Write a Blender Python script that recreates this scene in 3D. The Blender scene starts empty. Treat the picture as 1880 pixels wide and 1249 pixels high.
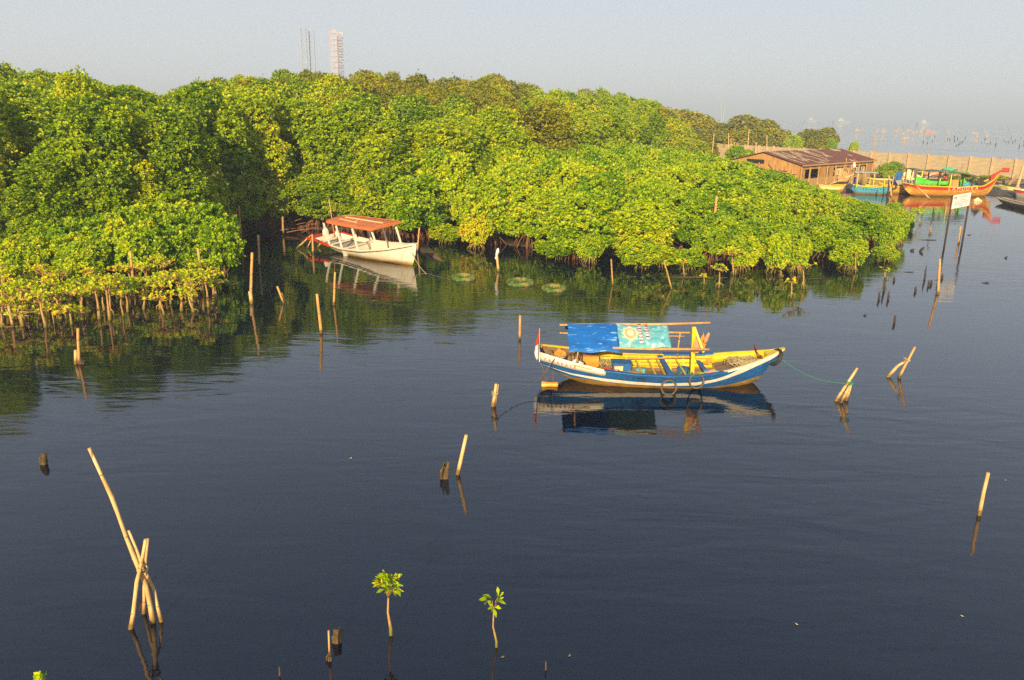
import bpy, math, random
import numpy as np
from mathutils import Vector, Matrix
SC = bpy.context.scene
COL = SC.collection
rad = math.radians
# ---------------------------------------------------------------- camera
F_PX, CAM_H, PITCH, ROLL = 1465.0, 8.5, math.atan(418/1465.0), 0.02
Fv = Vector((0, math.cos(PITCH), -math.sin(PITCH)))
R0 = Vector((1, 0, 0)); U0 = Vector((0, math.sin(PITCH), math.cos(PITCH)))
Rv = math.cos(ROLL)*R0 + math.sin(ROLL)*U0
Uv = -math.sin(ROLL)*R0 + math.cos(ROLL)*U0
cd = bpy.data.cameras.new('camera'); cam = bpy.data.objects.new('camera', cd); COL.objects.link(cam)
M = Matrix((Rv, Uv, -Fv)).transposed().to_4x4(); M.translation = (0, 0, CAM_H)
cam.matrix_world = M
cd.sensor_width = 36; cd.lens = F_PX/1880*36; cd.clip_start = 0.1; cd.clip_end = 30000
SC.camera = cam
# ---------------------------------------------------------------- world, sun, exposure
SUN_EL, SUN_AZ = 19.0, 191.0          # compass-like azimuth: behind the camera, to the left
w = bpy.data.worlds.new('World'); SC.world = w; w.use_nodes = True
nt = w.node_tree; nt.nodes.clear()
sky = nt.nodes.new('ShaderNodeTexSky'); sky.sky_type = 'NISHITA'; sky.sun_disc = False
sky.sun_elevation = rad(SUN_EL); sky.sun_rotation = rad(SUN_AZ)
sky.air_density = 1.0; sky.dust_density = 1.0; sky.ozone_density = 3.0
hsv = nt.nodes.new('ShaderNodeHueSaturation'); hsv.inputs['Saturation'].default_value = 1.25
bg = nt.nodes.new('ShaderNodeBackground'); bg.inputs['Strength'].default_value = 0.12
wo = nt.nodes.new('ShaderNodeOutputWorld')
hz = nt.nodes.new('ShaderNodeMixRGB');  hz.inputs[2].default_value = (3.74, 3.80, 3.98, 1)   # the even veil of a hazy morning sky
tcw = nt.nodes.new('ShaderNodeTexCoord'); szw = nt.nodes.new('ShaderNodeSeparateXYZ'); mrw = nt.nodes.new('ShaderNodeMapRange')   # thick toward the horizon, thin overhead
mrw.inputs[1].default_value = .10; mrw.inputs[2].default_value = .68; mrw.inputs[3].default_value = .90; mrw.inputs[4].default_value = .38
nt.links.new(tcw.outputs['Generated'], szw.inputs[0]); nt.links.new(szw.outputs[2], mrw.inputs[0]); nt.links.new(mrw.outputs[0], hz.inputs[0])
nt.links.new(sky.outputs[0], hsv.inputs['Color']); nt.links.new(hsv.outputs[0], hz.inputs[1]); nt.links.new(hz.outputs[0], bg.inputs[0]); nt.links.new(bg.outputs[0], wo.inputs[0])
sl = bpy.data.lights.new('sun', 'SUN'); so = bpy.data.objects.new('sun', sl); COL.objects.link(so)
sl.energy = 5.0; sl.angle = rad(0.6); sl.color = (1.0, 0.77, 0.44)
sdir = Vector((math.sin(rad(SUN_AZ))*math.cos(rad(SUN_EL)), math.cos(rad(SUN_AZ))*math.cos(rad(SUN_EL)), math.sin(rad(SUN_EL))))
so.rotation_euler = sdir.to_track_quat('Z', 'Y').to_euler()
SC.view_settings.view_transform = 'Standard'; SC.view_settings.look = 'None'
SC.view_settings.exposure = 0.62; SC.view_settings.gamma = 1.0
SC.cycles.max_bounces = 6; SC.cycles.diffuse_bounces = 2; SC.cycles.glossy_bounces = 3
SC.cycles.transmission_bounces = 3; SC.cycles.volume_bounces = 0
SC.cycles.use_denoising = False
SC.cycles.use_adaptive_sampling = True
# ---------------------------------------------------------------- perspective of the place: photo point -> point on a level, or at a distance
def P(x, y, z=0.0):
    d = Fv + (x-940)/F_PX*Rv - (y-624.5)/F_PX*Uv
    t = (z-CAM_H)/d.z
    return Vector((0, 0, CAM_H)) + d*t
def D(x, y, Y):
    d = Fv + (x-940)/F_PX*Rv - (y-624.5)/F_PX*Uv
    return Vector((0, 0, CAM_H)) + d*(Y/d.y)
def Q(v):
    v = Vector(v) - Vector((0, 0, CAM_H)); k = v.dot(Fv)
    return 940 + F_PX*v.dot(Rv)/k, 624.5 - F_PX*v.dot(Uv)/k
def itp(x, pts):
    return float(np.interp(x, [p[0] for p in pts], [p[1] for p in pts]))
# ---------------------------------------------------------------- object helpers
def tag(o, label=None, cat=None, group=None, kind=None):
    if label: o['label'] = label
    if cat: o['category'] = cat
    if group: o['group'] = group
    if kind: o['kind'] = kind
    return o
def thing(name, label, cat, loc=(0, 0, 0), rz=0.0, group=None):
    o = bpy.data.objects.new(name, None); o.empty_display_size = 0.3; COL.objects.link(o)
    o.location = loc; o.rotation_euler = (0, 0, rz)
    return tag(o, label, cat, group)
class MB:
    def __init__(s): s.v = []; s.f = []; s.m = []; s.sm = []
    def face(s, idx, m=0, sm=False): s.f.append(tuple(idx)); s.m.append(m); s.sm.append(sm)
    def quad(s, a, b, c, d, m=0):
        i = len(s.v); s.v += [tuple(a), tuple(b), tuple(c), tuple(d)]; s.face((i, i+1, i+2, i+3), m); return s
    def hexa(s, p, m=0):   # 8 points: bottom 4 ccw, top 4 ccw
        i = len(s.v); s.v += [tuple(q) for q in p]
        for f in ((3, 2, 1, 0), (4, 5, 6, 7), (0, 1, 5, 4), (1, 2, 6, 5), (2, 3, 7, 6), (3, 0, 4, 7)): s.face([i+k for k in f], m)
        return s
    def box(s, c, d, m=0, rot=None):
        hx, hy, hz = d[0]/2, d[1]/2, d[2]/2
        pts = [Vector(q) for q in ((-hx, -hy, -hz), (hx, -hy, -hz), (hx, hy, -hz), (-hx, hy, -hz), (-hx, -hy, hz), (hx, -hy, hz), (hx, hy, hz), (-hx, hy, hz))]
        if rot is not None: pts = [rot @ q for q in pts]
        return s.hexa([q + Vector(c) for q in pts], m)
    def bar(s, a, b, w, h, m=0, up=(0, 0, 1)):
        a = Vector(a); b = Vector(b); t = (b-a).normalized(); u = Vector(up)
        if abs(t.dot(u)) > .98: u = Vector((0, 1, 0))
        sd = t.cross(u).normalized()*w/2; uu = sd.cross(t).normalized()*h/2
        return s.hexa([a-sd-uu, a+sd-uu, b+sd-uu, b-sd-uu, a-sd+uu, a+sd+uu, b+sd+uu, b-sd+uu], m)
    def tube(s, pts, r, n=7, m=0, sm=True, closed=False, caps=True):
        pts = [Vector(p) for p in pts]; N = len(pts)
        if not hasattr(r, '__len__'): r = [r]*N
        i0 = len(s.v); prev = None
        for k in range(N):
            if closed: t = pts[(k+1) % N]-pts[k-1]
            else: t = pts[min(k+1, N-1)]-pts[max(k-1, 0)]
            t.normalize()
            if prev is None:
                a = t.cross(Vector((0, 0, 1)))
                if a.length < .05: a = t.cross(Vector((0, 1, 0)))
            else: a = prev - t*prev.dot(t)
            a.normalize(); prev = a; b = t.cross(a)
            for j in range(n):
                an = 2*math.pi*j/n
                s.v.append(tuple(pts[k] + (a*math.cos(an)+b*math.sin(an))*r[k]))
        for k in range(N if closed else N-1):
            k2 = (k+1) % N
            for j in range(n):
                s.face((i0+k*n+j, i0+k*n+(j+1) % n, i0+k2*n+(j+1) % n, i0+k2*n+j), m, sm)
        if caps and not closed:
            s.face([i0+j for j in range(n)][::-1], m); s.face([i0+(N-1)*n+j for j in range(n)], m)
        return s
    def ring(s, c, R, r, rot=None, n=28, k=9, m=0, jit=0.0, rng=None):
        pts = []
        for i in range(n):
            a = 2*math.pi*i/n; q = Vector((R*math.cos(a), R*math.sin(a), 0))
            if rot is not None: q = rot @ q
            pts.append(q+Vector(c))
        rr = [r*(1+(rng.uniform(-jit, jit) if rng else 0)) for _ in pts]
        return s.tube(pts, rr, k, m, closed=True)
    def lathe(s, prof, n=14, c=(0, 0, 0), m=0, rot=None):
        i0 = len(s.v)
        for (r, z) in prof:
            for j in range(n):
                a = 2*math.pi*j/n; q = Vector((r*math.cos(a), r*math.sin(a), z))
                if rot is not None: q = rot @ q
                s.v.append(tuple(q+Vector(c)))
        for k in range(len(prof)-1):
            for j in range(n): s.face((i0+k*n+j, i0+k*n+(j+1) % n, i0+(k+1)*n+(j+1) % n, i0+(k+1)*n+j), m, True)
        s.face([i0+j for j in range(n)][::-1], m); s.face([i0+(len(prof)-1)*n+j for j in range(n)], m)
        return s
    def sheet(s, rows, m=0, sm=True, thick=None):    # grid of points; thick = downward/offset vector gives a solid
        nr, nc = len(rows), len(rows[0]); i0 = len(s.v)
        for r in rows: s.v += [tuple(q) for q in r]
        for a in range(nr-1):
            for b in range(nc-1):
                s.face((i0+a*nc+b, i0+a*nc+b+1, i0+(a+1)*nc+b+1, i0+(a+1)*nc+b), m(a, b) if callable(m) else m, sm)
        if thick is not None:
            t = Vector(thick); i1 = len(s.v)
            for r in rows: s.v += [tuple(Vector(q)+t) for q in r]
            for a in range(nr-1):
                for b in range(nc-1):
                    s.face((i1+(a+1)*nc+b, i1+(a+1)*nc+b+1, i1+a*nc+b+1, i1+a*nc+b), m(a, b) if callable(m) else m, sm)
            edge = [(0, b) for b in range(nc)] + [(a, nc-1) for a in range(1, nr)] + [(nr-1, b) for b in range(nc-2, -1, -1)] + [(a, 0) for a in range(nr-2, 0, -1)]
            for k in range(len(edge)):
                a, b = edge[k]; c, d = edge[(k+1) % len(edge)]
                s.face((i0+c*nc+d, i0+a*nc+b, i1+a*nc+b, i1+c*nc+d), m(0, 0) if callable(m) else m)
        return s
    def build(s, name, mats, parent=None, loc=None):
        me = bpy.data.meshes.new(name)
        off = Vector(loc) if loc is not None else Vector((0, 0, 0))
        me.from_pydata([tuple(Vector(q)-off) for q in s.v] if loc is not None else s.v, [], s.f)
        if not isinstance(mats, (list, tuple)): mats = [mats]
        for mt in mats: me.materials.append(mt)
        me.polygons.foreach_set('material_index', s.m); me.polygons.foreach_set('use_smooth', s.sm)
        me.update()
        o = bpy.data.objects.new(name, me); COL.objects.link(o)
        if loc is not None: o.location = off
        if parent: o.parent = parent
        return o
def lettering(name, body, size, mw, mat, parent=None, stretch=1.0, bold=0.0, space=1.0):
    cu = bpy.data.curves.new(name, 'FONT'); cu.body = body; cu.size = size; cu.extrude = 0.004
    cu.align_x = 'CENTER'; cu.align_y = 'CENTER'; cu.offset = bold; cu.space_character = space
    tmp = bpy.data.objects.new('tmp', cu); COL.objects.link(tmp)
    dg = bpy.context.evaluated_depsgraph_get(); dg.update()
    me = bpy.data.meshes.new_from_object(tmp.evaluated_get(dg)); me.name = name
    bpy.data.objects.remove(tmp); bpy.data.curves.remove(cu)
    me.transform(Matrix.Diagonal((stretch, 1, 1, 1))); me.transform(mw)
    me.materials.clear(); me.materials.append(mat)
    o = bpy.data.objects.new(name, me); COL.objects.link(o)
    if parent: o.parent = parent
    return o
def frame(origin, xdir, ydir):
    x = Vector(xdir).normalized(); z = x.cross(Vector(ydir)).normalized(); y = z.cross(x)
    m = Matrix((x, y, z)).transposed().to_4x4(); m.translation = origin
    return m
# ---------------------------------------------------------------- materials
def new_mat(name):
    m = bpy.data.materials.new(name); m.use_nodes = True; t = m.node_tree; t.nodes.clear()
    o = t.nodes.new('ShaderNodeOutputMaterial'); return m, t, o
def mat(name, col, col2=None, scale=3.0, stretch=(1, 1, 1), rough=.7, bump=.15, spots=None, spot_scale=6.0, spot_at=.6, spec=.4, bscale=None, wet=None):
    m, t, o = new_mat(name); N = t.nodes; L = t.links
    b = N.new('ShaderNodeBsdfPrincipled'); b.inputs['Roughness'].default_value = rough
    b.inputs['Specular IOR Level'].default_value = spec
    tc = N.new('ShaderNodeTexCoord'); mp = N.new('ShaderNodeMapping'); mp.inputs['Scale'].default_value = stretch
    L.new(tc.outputs['Object'], mp.inputs[0])
    n = N.new('ShaderNodeTexNoise'); n.inputs['Scale'].default_value = scale; n.inputs['Detail'].default_value = 5; n.inputs['Roughness'].default_value = .65
    L.new(mp.outputs[0], n.inputs['Vector'])
    r = N.new('ShaderNodeValToRGB'); r.color_ramp.elements[0].position = .3; r.color_ramp.elements[1].position = .7
    c2 = col2 or tuple(c*.6 for c in col)
    r.color_ramp.elements[0].color = (*c2, 1); r.color_ramp.elements[1].color = (*col, 1)
    L.new(n.outputs[0], r.inputs[0]); out = r.outputs[0]
    if spots:
        n2 = N.new('ShaderNodeTexNoise'); n2.inputs['Scale'].default_value = spot_scale; n2.inputs['Detail'].default_value = 6
        L.new(mp.outputs[0], n2.inputs['Vector'])
        r2 = N.new('ShaderNodeValToRGB'); r2.color_ramp.elements[0].position = spot_at; r2.color_ramp.elements[1].position = spot_at+.06
        L.new(n2.outputs[0], r2.inputs[0])
        mx = N.new('ShaderNodeMixRGB'); mx.inputs[2].default_value = (*spots, 1)
        L.new(r2.outputs[0], mx.inputs[0]); L.new(out, mx.inputs[1]); out = mx.outputs[0]
    if wet:   # algae and tide stain on what stands in the water: (colour, height)
        g = N.new('ShaderNodeNewGeometry'); sx = N.new('ShaderNodeSeparateXYZ'); L.new(g.outputs['Position'], sx.inputs[0])
        ad = N.new('ShaderNodeMath'); ad.operation = 'MULTIPLY_ADD'; ad.inputs[1].default_value = -wet[1]*1.2; L.new(n.outputs[0], ad.inputs[0]); L.new(sx.outputs[2], ad.inputs[2])
        mr = N.new('ShaderNodeMapRange'); mr.inputs[1].default_value = -wet[1]*.3; mr.inputs[2].default_value = wet[1]*.6; mr.inputs[3].default_value = 1; mr.inputs[4].default_value = 0
        L.new(ad.outputs[0], mr.inputs[0])
        mx = N.new('ShaderNodeMixRGB'); mx.inputs[2].default_value = (*wet[0], 1)
        L.new(mr.outputs[0], mx.inputs[0]); L.new(out, mx.inputs[1]); out = mx.outputs[0]
    L.new(out, b.inputs['Base Color'])
    if bump:
        bp = N.new('ShaderNodeBump'); bp.inputs['Strength'].default_value = bump; bp.inputs['Distance'].default_value = .02
        n3 = N.new('ShaderNodeTexNoise'); n3.inputs['Scale'].default_value = bscale or scale*5; L.new(mp.outputs[0], n3.inputs['Vector'])
        L.new(n3.outputs[0], bp.inputs['Height']); L.new(bp.outputs[0], b.inputs['Normal'])
    L.new(b.outputs[0], o.inputs[0])
    return m
def leaf_mat(name, stops, rough=.38, trans=.25):
    m, t, o = new_mat(name); N = t.nodes; L = t.links
    a = N.new('ShaderNodeAttribute'); a.attribute_name = 'tint'
    oi = N.new('ShaderNodeObjectInfo')
    ad = N.new('ShaderNodeMath'); ad.operation = 'MULTIPLY_ADD'; ad.inputs[1].default_value = .30; L.new(oi.outputs['Random'], ad.inputs[0])
    sb = N.new('ShaderNodeMath'); sb.operation = 'SUBTRACT'; sb.inputs[1].default_value = .15
    L.new(a.outputs['Fac'], ad.inputs[2]); L.new(ad.outputs[0], sb.inputs[0])
    r = N.new('ShaderNodeValToRGB'); cr = r.color_ramp
    while len(cr.elements) < len(stops): cr.elements.new(.5)
    for e, (p, c) in zip(cr.elements, stops): e.position = p; e.color = (*c, 1)
    L.new(sb.outputs[0], r.inputs[0])
    b = N.new('ShaderNodeBsdfPrincipled'); b.inputs['Roughness'].default_value = rough; b.inputs['Specular IOR Level'].default_value = .15
    tr = N.new('ShaderNodeBsdfTranslucent'); mx = N.new('ShaderNodeMixShader'); mx.inputs[0].default_value = trans
    L.new(r.outputs[0], b.inputs['Base Color']); L.new(r.outputs[0], tr.inputs[0])
    L.new(b.outputs[0], mx.inputs[1]); L.new(tr.outputs[0], mx.inputs[2]); L.new(mx.outputs[0], o.inputs[0])
    return m
LEAF_OLIVE = leaf_mat('olive_leaves', [(0, (.05, .14, .003)), (.35, (.26, .40, .006)), (.7, (.52, .61, .008)), (1, (.76, .55, .015))], trans=.25)
LEAF_BRIGHT = leaf_mat('bright_leaves', [(0, (.05, .18, .004)), (.35, (.24, .41, .006)), (.7, (.50, .62, .010)), (1, (.80, .62, .02))], trans=.25)
LEAF_YELLOW = leaf_mat('yellow_green_leaves', [(0, (.08, .26, .006)), (.35, (.36, .50, .008)), (.7, (.66, .64, .012)), (1, (.80, .46, .03))], trans=.25)
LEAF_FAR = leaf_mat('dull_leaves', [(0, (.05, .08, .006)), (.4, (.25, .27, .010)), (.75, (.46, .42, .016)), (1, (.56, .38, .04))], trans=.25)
BARK = mat('bark', (.22, .12, .06), (.09, .05, .025), 6, rough=.9)
ROOT = mat('root_bark', (.36, .13, .05), (.12, .05, .025), 5, rough=.85)
STEM = mat('sapling_bark', (.55, .32, .10), (.25, .14, .05), 9, rough=.8, wet=((.16, .15, .02), .22))
BAMBOO = mat('bamboo', (.72, .42, .14), (.42, .20, .06), 4, (1, 1, .35), .55, .1, spots=(.25, .13, .05), spot_at=.66, wet=((.08, .055, .015), .2))
NODE = mat('bamboo_node', (.30, .16, .05), (.16, .08, .03), 8, rough=.8)
BAMBOO_P = mat('pale_bamboo', (.82, .58, .26), (.52, .27, .08), 5, (1, 1, .3), .6, .35, spots=(.34, .17, .05), spot_scale=7, spot_at=.64, wet=((.20, .12, .02), .22))
DEADWOOD = mat('old_wood', (.16, .10, .04), (.05, .035, .015), 8, rough=.9, bump=.4)
DARKWOOD = mat('dark_wood', (.07, .05, .035), (.03, .02, .015), 8, rough=.8)
MUD = mat('mud', (.10, .075, .055), (.04, .03, .022), .8, rough=.6, bump=.6, bscale=5)
WHITE = mat('white_paint', (.84, .78, .66), (.70, .60, .45), 5, rough=.5, spots=(.42, .28, .14), spot_scale=12, spot_at=.64)
WHITEHULL = mat('white_hull_paint', (.86, .80, .66), (.68, .58, .42), 2.5, (1.6, 1.6, .35), rough=.45, spots=(.5, .34, .15), spot_scale=5, spot_at=.64, wet=((.42, .25, .05), .22))
BLUE = mat('blue_paint', (.015, .14, .42), (.01, .075, .24), 4, (.4, 1, 2), rough=.5, spots=(.07, .26, .45), spot_scale=14, spot_at=.64)
LBLUE = mat('light_blue_paint', (.10, .42, .55), (.05, .28, .42), 6, rough=.5, spots=(.45, .55, .45), spot_scale=7, spot_at=.62)
YELLOW = mat('yellow_paint', (.80, .58, .015), (.62, .40, .01), 5, (.5, 1, 1), rough=.45, spots=(.42, .26, .04), spot_scale=9, spot_at=.68)
YGREEN = mat('yellow_green_paint', (.78, .72, .02), (.45, .58, .02), 3, rough=.5)
BOTTOM = mat('fouled_bottom', (.50, .27, .03), (.14, .08, .02), 5, (.4, 1, 1.5), rough=.7, bump=.4)
BROWN = mat('brown_planks', (.30, .19, .10), (.12, .07, .04), 4, (.35, 3, 1), rough=.85, bump=.4)
RED = mat('red_paint', (.62, .05, .02), (.42, .03, .012), 5, rough=.45)
REDROOF = mat('orange_red_roof', (.70, .21, .06), (.52, .14, .045), 2.5, rough=.6, spots=(.24, .09, .04), spot_scale=3, spot_at=.62)
ORANGE = mat('orange_paint', (.78, .36, .03), (.50, .18, .02), 3, (.4, 1, 1.5), rough=.55, spots=(.72, .45, .08), spot_scale=4, spot_at=.55)
GREEN = mat('green_tarp', (.10, .62, .03), (.05, .42, .02), 3, rough=.5)
TARP = mat('blue_tarpaulin', (.01, .17, .56), (.01, .10, .38), 3, (.4, 2, 1), rough=.42, bump=.7, bscale=7, spots=(.22, .42, .70), spot_scale=7, spot_at=.61)  # pale streaks are highlights of the sheet painted into the blue
TEAL = mat('printed_banner', (.18, .50, .54), (.10, .34, .42), 5, rough=.5, bump=.5, bscale=9, spots=(.40, .62, .52), spot_scale=7, spot_at=.55)
RUBBER = mat('rubber', (.035, .03, .025), (.02, .017, .014), 8, rough=.7, spots=(.16, .10, .04), spot_scale=7, spot_at=.6)
RUSTRUB = mat('worn_rubber', (.17, .12, .06), (.05, .035, .02), 8, rough=.7)
MOSS = mat('mossy_rubber', (.09, .20, .015), (.03, .06, .012), 5, rough=.9, bump=.9, bscale=20, spots=(.24, .19, .05), spot_scale=4, spot_at=.50)
ROPE = mat('rope', (.55, .45, .26), (.3, .22, .1), 10, rough=.9)
LINE = mat('thin_dark_line', (.14, .14, .11), None, 10, rough=.8)
GREENROPE = mat('green_cord', (.05, .3, .16), None, 10, rough=.8)
WALLM = mat('concrete_panels', (.54, .42, .24), (.36, .27, .15), .9, (1, 1, 4), rough=.85, bump=.2, spots=(.38, .26, .14), spot_scale=1.6, spot_at=.66)
POSTM = mat('concrete_post', (.66, .47, .25), (.44, .30, .15), 2, rough=.85)
ROOFM = mat('rusty_roof', (.24, .085, .04), (.14, .05, .03), 1.2, (1, 1, 1), rough=.8, spots=(.60, .45, .28), spot_scale=.55, spot_at=.60)
BAMWALL = mat('woven_bamboo_wall', (.62, .34, .10), (.28, .13, .04), 3, (1, 1, .3), rough=.85, bump=.4)
TIMBER = mat('tan_timber', (.60, .38, .15), (.34, .19, .07), 4, rough=.8)  # plain tan wood with darker blotches
DARK = mat('painted_shade_and_mark', (.02, .016, .014), None, 3, rough=.9)  # near black: shade inside the shed put into colour, also the hull marks
CANVAS = mat('canvas', (.35, .40, .42), (.2, .26, .3), 3, rough=.6)
OILDRUM = mat('olive_drum', (.42, .34, .10), (.2, .16, .05), 4, rough=.6)
SIGNW = mat('sign_white', (.88, .88, .86), (.7, .7, .66), 3, rough=.45)
INK = mat('ink', (.60, .61, .62), None, 3, rough=.6)
INKO = mat('orange_ink', (.75, .38, .12), None, 3, rough=.6)
INKB = mat('dark_ink', (.10, .06, .05), None, 3, rough=.6)
INKR = mat('red_ink', (.55, .10, .06), None, 3, rough=.6)
CREAM = mat('cream_paint', (.85, .72, .42), (.8, .62, .3), 3, rough=.5)
STEELG = mat('grey_blue_steel', (.40, .45, .50), None, .1, rough=.6)
STEELR = mat('red_white_steel', (.58, .34, .28), (.55, .46, .43), .15, rough=.6)
STEELW = mat('white_steel', (.72, .70, .70), None, .1, rough=.6)
GREYTIN = mat('grey_sheet', (.45, .42, .38), (.28, .26, .24), 2, rough=.6)
PLASTW = mat('white_plastic', (.80, .79, .76), None, 5, rough=.5)
PINK = mat('faded_float', (.72, .33, .16), (.6, .2, .1), 6, rough=.6)
# water
def water_mat():
    m, t, o = new_mat('water'); N = t.nodes; L = t.links
    b = N.new('ShaderNodeBsdfPrincipled'); b.inputs['Base Color'].default_value = (.002, .006, .016, 1)
    b.inputs['Roughness'].default_value = .035; b.inputs['IOR'].default_value = 1.6
    g = N.new('ShaderNodeNewGeometry')
    def noise(scale, sc, rot, det=2, w=0.0):
        mp = N.new('ShaderNodeMapping'); mp.inputs['Scale'].default_value = sc; mp.inputs['Rotation'].default_value = (0, 0, rot)
        L.new(g.outputs['Position'], mp.inputs[0]); n = N.new('ShaderNodeTexNoise'); n.inputs['Scale'].default_value = scale
        n.inputs['Detail'].default_value = det; n.inputs['Distortion'].default_value = w; L.new(mp.outputs[0], n.inputs['Vector']); return n
    fine = noise(2.6, (.45, 1.5, 1), rad(-18), 3); mid = noise(.62, (.5, 1.5, 1), rad(-14), 2, .6); big = noise(.05, (1, 1, 1), 0, 2)
    # gusts: patches where the breeze ruffles the surface
    rp = N.new('ShaderNodeMapRange'); rp.inputs[1].default_value = .40; rp.inputs[2].default_value = .62; rp.inputs[3].default_value = .22; rp.inputs[4].default_value = 1.0
    L.new(big.outputs[0], rp.inputs[0])
    sy = N.new('ShaderNodeSeparateXYZ'); L.new(g.outputs['Position'], sy.inputs[0])
    s1 = N.new('ShaderNodeMath'); s1.operation = 'MULTIPLY_ADD'; s1.inputs[1].default_value = .30; L.new(fine.outputs[0], s1.inputs[0]); L.new(mid.outputs[0], s1.inputs[2])
    s2 = N.new('ShaderNodeMath'); s2.operation = 'MULTIPLY'; L.new(s1.outputs[0], s2.inputs[0]); L.new(rp.outputs[0], s2.inputs[1])
    rr = N.new('ShaderNodeMapRange'); rr.inputs[1].default_value = .35; rr.inputs[2].default_value = 1; rr.inputs[3].default_value = .02; rr.inputs[4].default_value = .09
    L.new(rp.outputs[0], rr.inputs[0]); L.new(rr.outputs[0], b.inputs['Roughness'])
    bp = N.new('ShaderNodeBump'); bp.inputs['Strength'].default_value = 1.0; bp.inputs['Distance'].default_value = .030
    L.new(s2.outputs[0], bp.inputs['Height']); L.new(bp.outputs[0], b.inputs['Normal']); L.new(b.outputs[0], o.inputs[0])
    return m
WATER = water_mat()
# ---------------------------------------------------------------- the setting: water, mud, land, haze
mb = MB(); S = 6000
mb.quad((-S, -60, 0), (S, -60, 0), (S, S, 0), (-S, S, 0))
tag(mb.build('water', WATER), 'calm dark blue lagoon and sea reflecting the hazy sky', 'water', kind='structure')
def slab(name, poly, z, mt, label, cat, drop=.5, jag=0.0, sub=1, seed=1):
    rng = random.Random(seed); pts = []
    for i in range(len(poly)):
        a = Vector(poly[i]); b = Vector(poly[(i+1) % len(poly)])
        for k in range(sub):
            q = a.lerp(b, k/sub); pts.append((q.x+rng.uniform(-jag, jag), q.y+rng.uniform(-jag, jag)))
    cx = sum(p[0] for p in pts)/len(pts); cy = sum(p[1] for p in pts)/len(pts)
    mb = MB(); n = len(pts)
    mb.v = [(x, y, -drop) for x, y in pts] + [(x+(cx-x)*min(1, 1.5/max(1, math.hypot(cx-x, cy-y))), y+(cy-y)*min(1, 1.5/max(1, math.hypot(cx-x, cy-y))), z) for x, y in pts]
    mb.face(range(n, 2*n))
    for i in range(n): mb.face((i, (i+1) % n, n+(i+1) % n, n+i))
    return tag(mb.build(name, mt), label, cat, kind='structure')
slab('bank_and_added_mud', [(-70, 47), (-24, 44), (-19.5, 50), (-18.5, 57.5), (-12, 58), (-8, 56), (-4, 53.5), (0, 51.5), (5.6, 48.7), (12, 47.7), (16, 47.7), (19, 49.5), (24, 55.5), (30.5, 68), (34.5, 80), (35.5, 93), (34, 99), (30, 150), (-60, 150)], .10, MUD,
     'dark mud of the inlet bank, added on under the forest against sky reflections', 'mud', jag=.5, sub=3)  # inlet bank, plus mud added under the trees so no sky mirrors there
slab('shore_ground', [(29, 101), (35, 98.2), (40, 98.5), (44, 98.0), (49, 97.6), (57, 98), (60, 95.5), (64, 92), (75, 88), (110, 78), (130, 110), (80, 122), (38, 176), (25, 176)], .35, MUD,
     'muddy shore in front of the concrete wall', 'ground', jag=.4, sub=3, seed=3)
# ---------------------------------------------------------------- foliage
def rosettes(C, Nn, K, L, Wd, rng, tilt=(45, 85), tint=(0.0, 1.0), base=None):
    """C, Nn: (n,3) centres and outward normals. Returns verts, tint per leaf."""
    n = len(C)
    Nn = Nn/np.linalg.norm(Nn, axis=1, keepdims=True)
    ref = np.where(np.abs(Nn[:, 2:3]) < .9, np.array([[0, 0, 1.]]), np.array([[1., 0, 0]]))
    T = np.cross(Nn, ref); T /= np.linalg.norm(T, axis=1, keepdims=True); B = np.cross(Nn, T)
    ph = rng.uniform(0, 2*np.pi, (n, 1)) + np.arange(K)[None]*2*np.pi/K*1.0 + rng.uniform(-.35, .35, (n, K))
    th = np.radians(rng.uniform(tilt[0], tilt[1], (n, K)))
    th[:, ::3] *= .55
    dirv = Nn[:, None]*np.cos(th)[..., None] + (T[:, None]*np.cos(ph)[..., None]+B[:, None]*np.sin(ph)[..., None])*np.sin(th)[..., None]
    Ls = L*rng.uniform(.7, 1.2, (n, K))[..., None]; Ws = Ls*Wd
    sd = np.cross(dirv, Nn[:, None]); sd /= np.maximum(np.linalg.norm(sd, axis=2, keepdims=True), 1e-6)
    c = C[:, None]
    v0 = c + dirv*Ls*.12; v1 = c + dirv*Ls*.62 + sd*Ws; v2 = c + dirv*Ls; v3 = c + dirv*Ls*.62 - sd*Ws
    droop = np.zeros_like(v2); droop[..., 2] = -.12*Ls[..., 0]; v2 = v2 + droop
    V = np.stack([v0, v1, v2, v3], axis=2).reshape(-1, 3)
    ti = (base[:, None] if base is not None else rng.uniform(.15, .75, (n, 1))) + rng.normal(0, .13, (n, K))
    return V, np.clip(ti, 0, 1).reshape(-1)
def leaf_mesh(name, V, T, mt, keep=None):
    n = len(T); me = bpy.data.meshes.new(name)
    me.vertices.add(4*n); me.vertices.foreach_set('co', V.astype(np.float32).ravel())
    me.loops.add(4*n); me.loops.foreach_set('vertex_index', np.arange(4*n, dtype=np.int32))
    me.polygons.add(n); me.polygons.foreach_set('loop_start', np.arange(0, 4*n, 4, dtype=np.int32))
    me.polygons.foreach_set('loop_total', np.full(n, 4, dtype=np.int32))
    a = me.attributes.new('tint', 'FLOAT', 'FACE'); a.data.foreach_set('value', T.astype(np.float32))
    me.materials.append(mt); me.update(); me.validate(); return me
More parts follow.
